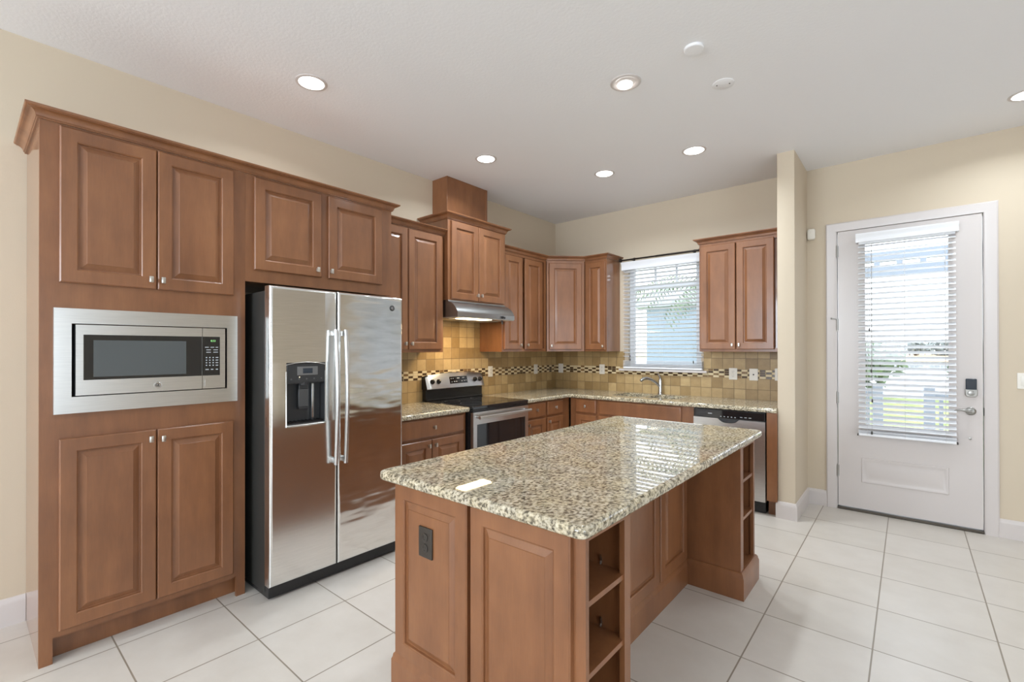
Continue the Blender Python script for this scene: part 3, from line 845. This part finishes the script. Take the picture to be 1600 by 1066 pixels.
sub('badge', d1, CHROME, dr, w); sub('badge_monogram', d2, BLACK, dr, w)
cp = MB().ring(XD-.004, XD+.004, .6215, .7305, 1.2005, 1.527, .6216, .705, 1.2705, 1.4815).build('control_panel', STEEL, w)
sub('control_glass', MB().box(XD-.0035, XD+.0030, .6218, .7048, 1.271, 1.481), BLACK_GLASS, cp, w)
mk = MB()
for r_, zz in enumerate((1.424, 1.410, 1.397)):
    for yy, ww in ((.642, .018), (.668, .018), (.690, .012)) if r_ == 0 else ((.650, .022), (.684, .022)):
        mk.box(XD+.003, XD+.0034, yy-ww/2, yy+ww/2, zz-.002, zz+.002)
sub('function_keys', mk, WHITE_MARK, cp, w); mk = MB()
for zz in (1.368, 1.354, 1.340, 1.326):
    for yy in (.640, .656, .672): mk.box(XD+.003, XD+.0034, yy-.003, yy+.003, zz-.003, zz+.003)
    mk.box(XD+.003, XD+.0034, .684, .697, zz-.0025, zz+.0025)
for yy, ww in ((.643, .016), (.667, .012), (.690, .01)): mk.box(XD+.003, XD+.0034, yy-ww/2, yy+ww/2, 1.301, 1.306)
sub('number_keys', mk, WHITE_MARK, cp, w)
sub('clock_display', add_text(MB(), '8:53', XD+.0032, .672, 1.4585, .014), GREEN_LED, cp, w)
sub('door_button', MB().box(XD+.004, XD+.0062, .632, .704, 1.2145, 1.2465).ring(XD+.0040, XD+.0045, .629, .707, 1.2115, 1.2495, .632, .704, 1.2145, 1.2465), STEEL, cp, w)

# ------------------------------------------------------------------ fridge
f = thing('refrigerator', 'side-by-side stainless refrigerator with an ice and water dispenser', 'refrigerator', (.4, 1.32, 0))
FA, FS, FB, FX = .8817, 1.2848, 1.774, .8315
MB().box(.06, .745, FA+.006, FB-.006, .035, 1.745, .006).build('cabinet_body', FRIDGE_SIDE, f)
MB().box(.745, .765, FA+.012, FB-.012, .10, 1.75).build('door_gasket', SEAL, f)
rd = .016
PY0, PY1, PZ0, PZ1 = .972, 1.204, .978, 1.335
def fd(name, y0, y1, z0, z1, hole=None, mat=STEEL_DOOR):
    if hole:
        m = MB().grid([y0, hole[0], hole[1], y1], [z0, hole[2], hole[3], z1], {(1, 1)}, .766, FX, 'yz', rd, 4,
            lambda e: min(v.co.x for v in e.verts) > FX-.001 and (all(abs(v.co.y-y0) < .001 for v in e.verts) or all(abs(v.co.y-y1) < .001 for v in e.verts) or all(abs(v.co.z-z0) < .001 for v in e.verts) or all(abs(v.co.z-z1) < .001 for v in e.verts)))
    else:
        m = MB().box(.766, FX, y0, y1, z0, z1, rd, 4, lambda c: c.x > FX-.001)
    return m.build(name, mat, f, smooth=40)
ld = fd('freezer_door', FA, FS-.003, .088, 1.769, (PY0, PY1, PZ0, PZ1))
rdoor = fd('fridge_door', FS+.003, FB, .088, 1.769, None, STEEL_WAVY)
MB().box(.10, .79, FA+.01, FB-.01, .012, .083, .004).build('base_grille', BLACK, f)
for yy in (FA+.05, FB-.05): MB().cyl((.74, yy, 0), (.74, yy, .03), .02, 14).build('foot', BLACK, f)
def bow(y):
    pts = []
    for k in range(17):
        u = k/16; z = .712 + u*.82
        pts.append((FX + .040 + .018*math.sin(PI*u), y, z))
    m = MB().tube(pts, [.0125]*17, 14, flat=1.0)
    for z in (.735, 1.51): m.box(FX-.001, FX+.045, y-.009, y+.009, z-.016, z+.016, .003)
    return m
sub('handle', bow(FS-.032), STEEL, ld, f, smooth=50); sub('handle', bow(FS+.032), STEEL, rdoor, f, smooth=50)
d1, d2 = MB(), MB(); badge(d1, d2, FX, 1.685, 1.692, .019)
sub('badge', d1, DARK_PLASTIC, rdoor, f); sub('badge_monogram', d2, CHROME, rdoor, f)
# dispenser
m = MB().box(.768, .772, PY0, PY1, PZ0, PZ1)
m.box(.772, FX-.004, PY0+.0003, PY0+.004, PZ0, PZ1).box(.772, FX-.004, PY1-.004, PY1-.0003, PZ0, PZ1).box(.772, FX-.004, PY0+.004, PY1-.004, PZ1-.004, PZ1-.0003).box(.772, FX-.004, PY0+.004, PY1-.004, PZ0+.0003, PZ0+.006)
dp = m.build('dispenser', DARK_PLASTIC, f)
sub('dispenser_panel', MB().poly([(.775, 1.222), (FX-.006, 1.214), (FX-.001, 1.222), (FX+.001, PZ1-.006), (.775, PZ1-.006)], PY0+.004, PY1-.004, 'xz', .002, 1), DARK_PLASTIC, dp, f)
sub('display_bezel', MB().box(FX, FX+.003, 1.034, 1.156, 1.262, 1.312, .001), flat('grey_bezel', (.16, .16, .16, 1), .3), dp, f)
sub('display', MB().box(FX+.003, FX+.0036, 1.066, 1.124, 1.272, 1.302, .0002), BLUE_LCD, dp, f)
m = MB()
for k in range(5): m.cyl((FX-.0005, 1.0+.045*k, 1.240), (FX+.0008, 1.0+.045*k, 1.240), .005, 12)
sub('buttons', m, flat('button_grey', (.10, .10, .10, 1), .4), dp, f)
sub('indicator_lamp', MB().cyl((FX, 1.047, 1.251), (FX+.0016, 1.047, 1.251), .0025, 10), flat('amber_lamp', (1, .8, .5, 1), .4, emit=(1, .8, .5, 1), es=2.0), dp, f)
m = MB().box(.776, .806, 1.055, 1.115, 1.06, 1.222, .006).lathe([(.03, 0), (.026, -.02), (.022, -.022)], (.803, 1.085, 1.222), 'z', 20)
sub('chute', m, DARK_PLASTIC, dp, f)
sub('paddle', MB().box(.806, .812, 1.050, 1.112, 1.075, 1.180, .004), flat('paddle_grey', (.07, .072, .075, 1), .25), dp, f)
sub('side_rail', MB().box(.776, .80, 1.136, 1.150, .99, 1.215, .003), CHROME, dp, f)
m = MB().box(.775, FX-.006, PY0+.008, PY1-.008, PZ0+.006, PZ0+.014)
for k in range(9): m.box(.778, FX-.008, PY0+.018+.023*k, PY0+.024+.023*k, PZ0+.014, PZ0+.018)
sub('drip_tray', m, BLACK, dp, f)
m = MB().tube([(FX+.001, PY0, PZ1-.05), (FX+.001, PY0, PZ0+.004), (FX+.004, PY0-.003, PZ0-.006), (FX+.005, (PY0+PY1)/2, PZ0-.008), (FX+.004, PY1+.003, PZ0-.006), (FX+.001, PY1, PZ0+.004), (FX+.001, PY1, PZ1-.05)], [.003, .004, .005, .006, .005, .004, .003], 10)
m.tube([(FX+.001, PY0, PZ1-.012), (FX+.002, PY0+.05, PZ1-.002), (FX+.002, (PY0+PY1)/2, PZ1+.002), (FX+.002, PY1-.05, PZ1-.002), (FX+.001, PY1, PZ1-.012)], .003, 8)
sub('dispenser_rim', m, STEEL, dp, f)

# ------------------------------------------------------------------ range
r = thing('electric_range', 'freestanding stainless and black electric stove', 'stove', (.35, 2.985, 0))
RA, RB = 2.606, 3.366
MB().box(.03, .655, RA, RB, .03, .893).build('oven_body', BLACK, r)
MB().box(.05, .60, RA+.02, RB-.02, .0005, .03).build('plinth', BLACK, r)
ct = MB().box(.045, .690, RA-.001, RB+.001, .8935, .920, .006, 3).build('cooktop', BLACK_GLASS, r)
m = MB()
for cx, cy, rr in ((.22, 2.80, .075), (.22, 3.17, .095), (.48, 2.80, .105), (.48, 3.17, .075)):
    m.lathe([(rr, .0), (rr, .0003), (rr-.003, .0003), (rr-.003, 0)], (cx, cy, .920), 'z', 40, cap=False)
sub('burner_rings', m, flat('burner_print', (.06, .06, .06, 1), .3), ct, r)
od = MB().ring(.657, .690, RA+.003, RB-.003, .235, .868, RA+.048, RB-.048, .40, .762).build('oven_door', STEEL, r)
sub('oven_window', MB().box(.660, .684, RA+.0485, RB-.0485, .4005, .7615), BLACK_GLASS, od, r)
hd = MB().tube([(.742, RA+.026, .828), (.742, RB-.026, .828)], .0145, 16)
for yy in (RA+.045, RB-.045): hd.box(.689, .742, yy-.012, yy+.012, .818, .838, .003)
sub('oven_handle', hd, STEEL, od, r, smooth=50)
MB().box(.657, .686, RA+.003, RB-.003, .045, .228, .004).build('storage_drawer', STEEL, r)
MB().box(.656, .684, RA+.002, RB-.002, .871, .8925).build('vent_trim', BLACK, r)
# backguard: black lower part and a bowed stainless control panel
MB().box(.012, .062, RA, RB, .9205, 1.030, .003).box(.012, .075, RA+.004, RB-.004, .9205, .938, .004).build('backguard', BLACK, r)
t = bmesh.new(); N = 24; rows = []
for k in range(N+1):
    u = k/N; y = RA-.006 + u*(RB-RA+.012); bowz = .024*(1-(2*u-1)**2)
    e = min(1, min(u, 1-u)/.04); ed = .012*(1-math.sqrt(max(0, 1-(1-e)**2)))
    prof = [(.012, 1.030), (.098-ed, 1.030), (.104-ed, 1.036), (.072-ed, 1.152+bowz-.5*ed), (.064, 1.160+bowz-.5*ed), (.012, 1.156+bowz-.5*ed)]
    rows.append([t.verts.new((a, y, z)) for a, z in prof])
for a, b in zip(rows, rows[1:]):
    for j in range(6): t.faces.new((a[j], a[(j+1) % 6], b[(j+1) % 6], b[j]))
t.faces.new(rows[0]); t.faces.new(rows[-1]); bmesh.ops.recalc_face_normals(t, faces=t.faces[:])
for fc in t.faces: pass
m = MB(); m.merge(t)
for fc in m.bm.faces:
    c = fc.calc_center_median()
    fc.material_index = 0 if (c.x > .066 and fc.normal.x > .5) else 1
cp = m.build('control_panel', [STEEL, BLACK], r, smooth=40)
SL = (.072-.104)/(1.152-1.036)
def px_(z, y=2.986):
    u = (y-RA+.006)/(RB-RA+.012); return .104 + (.072-.104)/(.116 + .024*(1-(2*u-1)**2))*(z-1.036)
nrm = Vector((1, 0, -SL)).normalized()
def slab_on_panel(y0, y1, z0, z1, h0, h1):
    mb = MB(); t = bmesh.new(); h0 += .0004; h1 += .0008
    vs_ = []
    for h in (h0, h1):
        for (y, z) in ((y0, z0), (y1, z0), (y1, z1), (y0, z1)): vs_.append(t.verts.new(Vector((px_(z, y), y, z)) + nrm*h))
    for q in ((0, 1, 2, 3), (7, 6, 5, 4), (0, 4, 5, 1), (1, 5, 6, 2), (2, 6, 7, 3), (3, 7, 4, 0)): t.faces.new([vs_[i] for i in q])
    bmesh.ops.recalc_face_normals(t, faces=t.faces[:]); return mb.merge(t)
sub('clock_panel', slab_on_panel(2.884, 3.122, 1.073, 1.142, .0002, .0015), BLACK_GLASS, cp, r)
m = MB()
for yy, zz, ww, hh in ((2.905, 1.122, .012, .003), (2.93, 1.122, .014, .003), (3.0, 1.124, .035, .006), (3.07, 1.126, .03, .004), (2.91, 1.09, .012, .004), (2.945, 1.092, .016, .008), (2.972, 1.092, .012, .008), (3.045, 1.094, .014, .006), (3.08, 1.097, .012, .006), (3.105, 1.098, .008, .008)):
    q = slab_on_panel(yy-ww/2, yy+ww/2, zz-hh/2, zz+hh/2, .0014, .0019)
    me = bpy.data.meshes.new('q'); q.bm.to_mesh(me); q.bm.free(); m.bm.from_mesh(me); bpy.data.meshes.remove(me)
sub('printed_markings', m, WHITE_MARK, cp, r)
for yy in (2.664, 2.742, 3.232, 3.306):
    z = 1.102; c = Vector((px_(z, yy), yy, z))
    m = MB().tube([c, c+nrm*.004, c+nrm*.018, c+nrm*.022], [.024, .024, .019, .015], 20)
    ax = Vector((SL, 0, 1)).normalized()
    m.tube([c+nrm*.020-ax*.018, c+nrm*.026, c+nrm*.020+ax*.018], [.004, .006, .004], 8)
    sub('control_knob', m, BLACK, cp, r)

# ------------------------------------------------------------------ range hood
h = thing('range_hood', 'slim stainless under-cabinet range hood with its lamp lit', 'range hood', (.2, 3.0, 1.70))
HA, HB = 2.608, 3.386
prof = [(.0105, 1.704), (.0105, 1.8575), (.372, 1.8575)]
for k in range(9):
    a = k/8*PI/2
    prof.append((.372 + .118*(1-math.cos(a)) + .0, 1.846 - .099*math.sin(a)) if False else (.374 + .119*(.6*math.sin(a) + .4*k/8), 1.747 + .099*(.6*math.cos(a) + .4*(1-k/8))))
prof += [(.497, 1.744), (.497, 1.704)]
MB().poly(prof, HA, HB, 'xz').build('canopy', steel('hood_stainless', .36, .34, 'y'), h, smooth=30)
MB().box(.02, .490, HA+.004, HB-.004, 1.696, 1.7038).build('underside', flat('hood_underside_grey', (.55, .52, .46, 1), .4, .6), h)
for a in (2.66, 3.02): MB().box(.08, .325, a, a+.32, 1.690, 1.6958, .002).build('grease_filter', flat('filter_mesh', (.5, .48, .42, 1), .45, .8), h)
WARM = (1.0, .74, .42)
MB().box(.345, .472, 2.72, 3.08, 1.689, 1.6958, .004).build('lamp_lens', flat('lit_lens', (1, .9, .7, 1), .4, emit=(1, .82, .52, 1), es=5.0), h)
area('hood_lamp', (.41, 2.90, 1.683), (.11, .34), 5.0, WARM, (0, 0, 0))
m = MB()
m.lathe([(.014, 0), (.012, .012), (.010, .014)], (.497, 3.20, 1.722), 'x', 18)
m.lathe([(.008, 0), (.008, .006)], (.497, 3.235, 1.718), 'x', 14)
m.build('switch_knob', BLACK, h)
single('hanging_clip', MB().tube([(.495, 3.20, 1.693), (.496, 3.20, 1.675), (.50, 3.20, 1.655)], [.007, .010, .008], 10), BLACK, 'small black clip hanging under the right end of the range hood', 'clip', (.497, 3.20, 1.655))

# ------------------------------------------------------------------ island
IX0, IX1, IY0, IY1 = 1.89, 2.80, .962, 2.932
t = thing('kitchen_island', 'wood island cabinet with panelled end and open shelves', 'island', (2.35, 1.95, 0))
RX = 2.488   # recessed back plane of the knee space
m = MB().box(IX0, RX-.0005, IY0, IY1, 0, .8735)
m.build('carcass', WOOD, t)
def bookcase(y0, y1, o0, o1):
    """open shelf column facing +x, from the recess plane to IX1"""
    m = MB().box(RX, IX1-.019, y0, y0+.018, 0, .8735).box(RX, IX1-.019, y1-.018, y1, 0, .8735).box(RX, RX+.008, y0+.018, y1-.018, .15, .8735)
    m.box(RX+.008, IX1-.019, y0+.018, y1-.018, .13, .15).box(RX+.008, IX1-.019, y0+.018, y1-.018, .852, .8735)
    m.build('shelf_case', WOOD, t)
    m = MB().box(IX1-.019, IX1, y0, o0, 0, .8735).box(IX1-.019, IX1, o1, y1, 0, .8735).box(IX1-.019, IX1, o0, o1, .842, .8735).box(IX1-.019, IX1, o0, o1, 0, .152)
    m.build('shelf_face_frame', WOOD, t)
    for z in (.638, .420):
        MB().box(RX+.009, IX1-.006, y0+.0185, y1-.0185, z, z+.018, .001).build('shelf', WOOD, t)
    for z in (.656, .438):
        MB().tube([(IX1-.10, y1-.0265, z+.034), (IX1-.10, y1-.020, z+.014), (IX1-.10, y1-.024, z+.002)], .004, 8).build('shelf_pin', CHROME, t)
bookcase(IY0, 1.250, .980, 1.208)
bookcase(2.622, IY1, 2.676, 2.905)
# end panels (facing the camera) - built in a frame turned to face -y
def islend(y0, y1, z0, z1, name='end_panel'):
    mb = MB().panel(0, y0, y1, z0, z1)
    for v in mb.bm.verts: v.co = Vector((v.co.y, IY0 - v.co.x, v.co.z))
    bmesh.ops.reverse_faces(mb.bm, faces=mb.bm.faces[:])
    bmesh.ops.recalc_face_normals(mb.bm, faces=mb.bm.faces[:])
    return mb.build(name, WOOD, t, smooth=25)
islend(1.893, 2.318, .152, .858); islend(2.336, 2.757, .152, .858)
for a, b in ((1.285, 1.737), (1.748, 2.196), (2.212, 2.602)):
    MB().panel(RX, a, b, .152, .858).build('back_panel', WOOD, t, smooth=25)
IP = [(0, 0), (.020, 0), (.020, .118), (.016, .128), (.014, .140), (.006, .150), (0, .151)]
m = MB().sweep([(IX0, IY0), (IX1, IY0), (IX1, 1.250), (RX+.0005, 1.250), (RX+.0005, 2.622), (IX1, 2.622), (IX1, IY1), (IX0, IY1)][::1], IP, closed=True)
m.build('base_moulding', WOOD, t)
TX0, TX1, TY0, TY1 = 1.848, 2.842, .888, 2.962
def rrect(x0, x1, y0, y1, r, n=5):
    out = []
    for cx, cy, a0 in ((x1-r, y1-r, 0), (x0+r, y1-r, 90), (x0+r, y0+r, 180), (x1-r, y0+r, 270)):
        for k in range(n+1):
            a = math.radians(a0 + 90*k/n); out.append((cx + r*math.cos(a), cy + r*math.sin(a)))
    return out
m = MB().poly(rrect(TX0, TX1, TY0, TY1, .032), .8742, .914, 'xy', .015, 4, lambda e: abs(e.verts[0].co.z-e.verts[1].co.z) < .001)
single('island_countertop', m, GRANITE, 'large rectangular speckled granite top of the kitchen island', 'countertop', (2.345, 1.92, .8742), smooth=60)
# brown outlet on the island end: frame looking towards -y
o = thing('wall_outlet', 'dark brown outlet on the left end panel of the island', 'outlet', (0, 0, 0))
o['fb'] = (0, 0, 0); o.location = (2.098, IY0-.0195, .605); o.rotation_euler = (0, 0, -PI/2)
MB().box(.0, .007, -.039, .039, 0, .117, .002, 2).build('cover_plate', DARK_BRONZE, o, off=Vector((0, 0, 0)))
for dz in (.038, .079):
    q = MB().lathe([(.0165, 0), (.0165, .003), (.015, .0036)], (.007, 0, dz), 'x', 24).build('socket', DARK_BRONZE, o, off=Vector((0, 0, 0)))
    qq = MB()
    for dy in (-.006, .006): qq.box(.0104, .0109, dy-.001, dy+.001, dz, dz+.009)
    qq.cyl((.0104, 0, dz-.007), (.0109, 0, dz-.007), .0025, 10)
    sub('slots', qq, SEAL, q, o)

# ------------------------------------------------------------------ ceiling fixtures
LENS = flat('lit_diffuser', (1, 1, 1, 1), .4, emit=(1, .98, .95, 1), es=4.0)
LAMP_W = 6.5
def downlight(label, x, y, r=.092, style='flat', power=LAMP_W, color=(.84, .93, 1.0)):
    t = thing('recessed_light', label, 'ceiling light', (x, y, ZC-.012), group='recessed lights in the ceiling')
    if style == 'flat':
        MB().lathe([(r, 0), (r, -.003), (r-.008, -.006), (r-.018, -.005), (r-.018, 0)], (x, y, ZC), 'z', 40, cap=False).build('trim_ring', PAINT_WHITE, t)
        MB().lathe([(r-.018, -.0045), (r-.03, -.0052), (.001, -.0055)], (x, y, ZC), 'z', 40).build('diffuser', LENS, t)
        lx = (x, y, ZC-.012)
    else:
        MB().lathe([(r, 0), (r, -.004), (r-.010, -.008), (r-.020, -.006), (r-.034, -.001), (r-.034, 0)], (x, y, ZC), 'z', 40, cap=False).build('trim_ring', PAINT_WHITE, t)
        MB().lathe([(r-.034, -.0005), (.045, -.003), (.04, -.004)], (x, y, ZC), 'z', 40).build('baffle', PAINT_WHITE, t)
        MB().lathe([(.046, -.004), (.044, -.012), (.034, -.018), (.001, -.021)], (x-.01, y+.012, ZC), 'z', 32).build('bulb', LENS, t)
        lx = (x, y, ZC-.026)
    area('lamp', lx, (2*(r-.03),), power, color, (0, 0, 0), 'DISK', math.radians(150))
downlight('ceiling light nearest the camera on the left, above the fridge', .736, 1.166)
downlight('ceiling light with a visible bulb and stepped trim above the island', 2.204, 2.413, style='bulb')
downlight('ceiling light in front of the chimney box above the stove', .761, 2.694, power=8.5)
downlight('ceiling light nearest the back corner of the kitchen', 1.368, 3.654, r=.093, power=10)
downlight('ceiling light in front of the partition wall near the window', 2.181, 3.682, r=.095, power=9)
downlight('ceiling light cut by the right edge, in front of the door', 4.115, 4.208)
downlight('added ceiling light out of view right of the frame, nearest the back wall', 5.9, 3.5)  # unseen lamp added to brighten the right wall that the fridge reflects
downlight('added ceiling light out of view right of the frame, nearest the camera', 5.9, .9)  # second unseen lamp added for the same wall
o = MB().lathe([(.051, 0), (.051, -.012), (.047, -.015), (.001, -.016)], (2.639, 2.35, ZC), 'z', 36)
single('smoke_detector', o, CEIL, 'small plain white disc on the ceiling near the bulb-style light', 'smoke detector', (2.639, 2.35, ZC))
t = thing('ceiling_cover_plate', 'flat white round cover plate with two dark screws on the ceiling', 'cover plate', (2.657, 2.816, ZC))
MB().lathe([(.063, 0), (.063, -.002), (.058, -.004), (.001, -.0045)], (2.657, 2.816, ZC), 'z', 36).build('plate', CEIL, t)
for dx, dy in ((-.034, -.012), (.034, .012)):
    MB().cyl((2.657+dx, 2.816+dy, ZC-.0042), (2.657+dx, 2.816+dy, ZC-.0065), .004, 10).build('screw', DARK_BRONZE, t)

# ------------------------------------------------------------------ outside
GRASS = Mat('lawn_grass'); n = GRASS.noise(GRASS.coords(kind='World'), 3.0, 5, .6)
GRASS.color(GRASS.ramp(n, [(.3, srgb(122, 142, 82)), (.7, srgb(170, 180, 116))])); GRASS.set(Roughness=.9)
struct('lawn', MB().box(-60, 80, YB+.16, 22, -.45, -.30), GRASS.m)
struct('lake', MB().box(-200, 260, 22, 85, -.50, -.34), flat('lake_water', (.30, .36, .42, 1), .06, .0))
struct('far_bank', MB().box(-300, 380, 85, 220, -.50, -.30), flat('dry_bank', srgb(196, 168, 134), .9))
struct('porch_floor', MB().box(2.2, 6.8, YB+.152, 7.25, -.14, -.02), flat('concrete', srgb(190, 186, 180), .8))
PBLUE = flat('painted_porch_trim', srgb(160, 174, 192), .5)
p = thing('porch_header', 'pale blue slotted porch beam seen through the top of the door glass', 'beam', (4.2, 7.05, 2.28))
m = MB().box(2.2, 6.8, 6.99, 7.11, 2.285, 2.42).box(2.2, 6.8, 6.99, 7.11, 2.475, 2.585)
x = 2.377
m.build('beam', PBLUE, p)
while x < 6.7:
    MB().box(x-.028, x+.028, 6.995, 7.105, 2.42, 2.475).build('block', PBLUE, p); x += .2135
for x in (2.26, 6.74):
    MB().box(x-.06, x+.06, 6.99, 7.11, -.02, 2.285).build('post', PBLUE, p)
def railing(label, x0, x1):
    p = thing('porch_railing', label, 'railing', ((x0+x1)/2, 7.05, -.02))
    MB().box(x0, x1, 7.02, 7.08, .86, .905, .006).build('top_rail', PBLUE, p)
    MB().box(x0, x1, 7.03, 7.07, .08, .12).build('bottom_rail', PBLUE, p)
    for x in (x0+.045, x1-.045): MB().box(x-.05, x+.05, 7.0, 7.1, -.0195, .98, .006).build('newel_post', PBLUE, p)
    n = max(1, int((x1-x0-.1)/.115))
    for k in range(n):
        x = x0+.09 + (x1-x0-.18)*(k+.5)/n
        MB().box(x-.018, x+.018, 7.033, 7.067, .12, .86).build('baluster', PBLUE, p)
railing('pale porch railing left of the steps, seen through the door blind', 2.34, 3.28)
railing('pale porch railing right of the steps, seen through the door blind', 3.66, 6.66)
# neighbour's house beyond the kitchen window
SIDING = Mat('pale_blue_siding'); sepn = SIDING.n('ShaderNodeNewGeometry'); sp = SIDING.n('ShaderNodeSeparateXYZ'); SIDING.l(sepn.outputs['Position'], sp.inputs[0])
ml = SIDING.n('ShaderNodeMath', operation='MULTIPLY'); ml.inputs[1].default_value = 1/.16; SIDING.l(sp.outputs[2], ml.inputs[0])
frn = SIDING.n('ShaderNodeMath', operation='FRACT'); SIDING.l(ml.outputs[0], frn.inputs[0])
SIDING.bump(frn.outputs[0], .5, .02); SIDING.set(Base_Color=srgb(152, 168, 188), Roughness=.6)
hs = thing('neighbour_house', 'pale sided house beyond the window over the sink', 'house', (.1, 12.0, -.3))
MB().box(-1.17, 1.3, 10.2, 14, -.3, 2.37).build('siding_wall', SIDING.m, hs)
MB().poly([(9.95, 2.3705), (14.2, 2.3705), (14.2, 2.5), (12.1, 3.2), (9.95, 2.52)], -1.4, 1.5, 'yz').build('roof', flat('grey_shingle', srgb(176, 182, 190), .8), hs)
def leafy(name, label, c, rad, n, size, mat, trunk=None):
    t = thing(name, label, 'tree' if 'tree' in name else 'shrub', (c[0], c[1], -.3))
    rnd = random.Random(int(c[0]*100+c[1]*7))
    m = MB(); bm = m.bm
    for k in range(n):
        while True:
            p = Vector((rnd.uniform(-1, 1), rnd.uniform(-1, 1), rnd.uniform(-1, 1)))
            if p.length < 1: break
        p = Vector((c[0]+p.x*rad[0], c[1]+p.y*rad[1], c[2]+p.z*rad[2]))
        d = Vector((rnd.uniform(-1, 1), rnd.uniform(-1, 1), rnd.uniform(-1, 1))).normalized()*size
        e = d.orthogonal().normalized()*size*.45
        vs_ = [bm.verts.new(q) for q in (p-d, p+e, p+d, p-e)]; bm.faces.new(vs_)
    m.build('foliage', mat, t)
    MB().tube([(c[0], c[1], -.3), (c[0]+.05, c[1], c[2])], [rad[0]*.09+.02, rad[0]*.05+.01], 8).build('trunk', flat('bark', srgb(120, 104, 88), .9), t)
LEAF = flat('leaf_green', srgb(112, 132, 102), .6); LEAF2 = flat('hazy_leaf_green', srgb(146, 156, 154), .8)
# palm in front of the neighbour's house
PX, PY = 1.06, 7.75
pt = thing('palm_tree', 'palm tree arching its fronds past the window over the sink', 'tree', (PX, PY, -.3))
MB().tube([(PX, PY, -.3), (PX+.02, PY, 1.0), (PX+.04, PY+.02, 2.45)], [.11, .09, .08], 10).build('trunk', flat('palm_bark', srgb(86, 78, 68), .9), pt)
m = MB(); bm = m.bm; rnd = random.Random(3)
for k in range(17):
    a = 2*PI*k/17 + rnd.uniform(-.15, .15); L = rnd.uniform(1.3, 1.75); up = rnd.uniform(.1, .6)
    prev = None
    for q in range(24):
        u = q/23
        c = Vector((PX+.04 + math.cos(a)*L*u, PY+.02 + math.sin(a)*L*u, 2.45 + up*u*1.2 - .85*u*u))
        if prev is not None and q > 1:
            side = (c-prev).cross(Vector((0, 0, 1))).normalized()
            for s_ in (-1, 1):
                tip = c + side*s_*.30*(1-.6*u) + Vector((0, 0, -.12)) + (c-prev)*.8
                vs_ = [bm.verts.new(x_) for x_ in (c, c+(c-prev)*.45, tip)]; bm.faces.new(vs_)
        prev = c
m.build('fronds', LEAF, pt)
leafy('tree', 'round green tree on the near shore left, seen through the door blind', (2.2, 20.0, .9), (1.3, .9, .8), 500, .2, LEAF)
leafy('tree', 'round green tree on the near shore right, seen through the door blind', (5.4, 20.5, .7), (.9, .9, .65), 500, .2, LEAF)
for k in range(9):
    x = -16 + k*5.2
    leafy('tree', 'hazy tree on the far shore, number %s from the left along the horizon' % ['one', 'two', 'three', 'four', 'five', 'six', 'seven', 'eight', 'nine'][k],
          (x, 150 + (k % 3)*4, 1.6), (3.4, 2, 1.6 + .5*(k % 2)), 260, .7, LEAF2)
GROUPS = {'wall_outlet': 'outlets on the kitchen walls and island', 'light_switch': 'switch plates on the walls', 'wall_cabinet': 'wall cabinets round the kitchen',
          'base_cabinet': 'base cabinets under the counters', 'countertop': 'granite countertops along the walls', 'crown_moulding': 'crown mouldings on top of the cabinets',
          'window_blind': 'white slatted blinds', 'porch_railing': 'railings of the porch outside the door', 'tree': 'trees on the shores of the lake', 'tile_backsplash': 'tiled backsplashes'}
for o in bpy.data.objects:
    k = o.name.split('.')[0]
    if o.parent is None and 'label' in o.keys() and k in GROUPS: o['group'] = GROUPS[k]
for o in bpy.data.objects:
    if 'fb' in o.keys(): del o['fb']
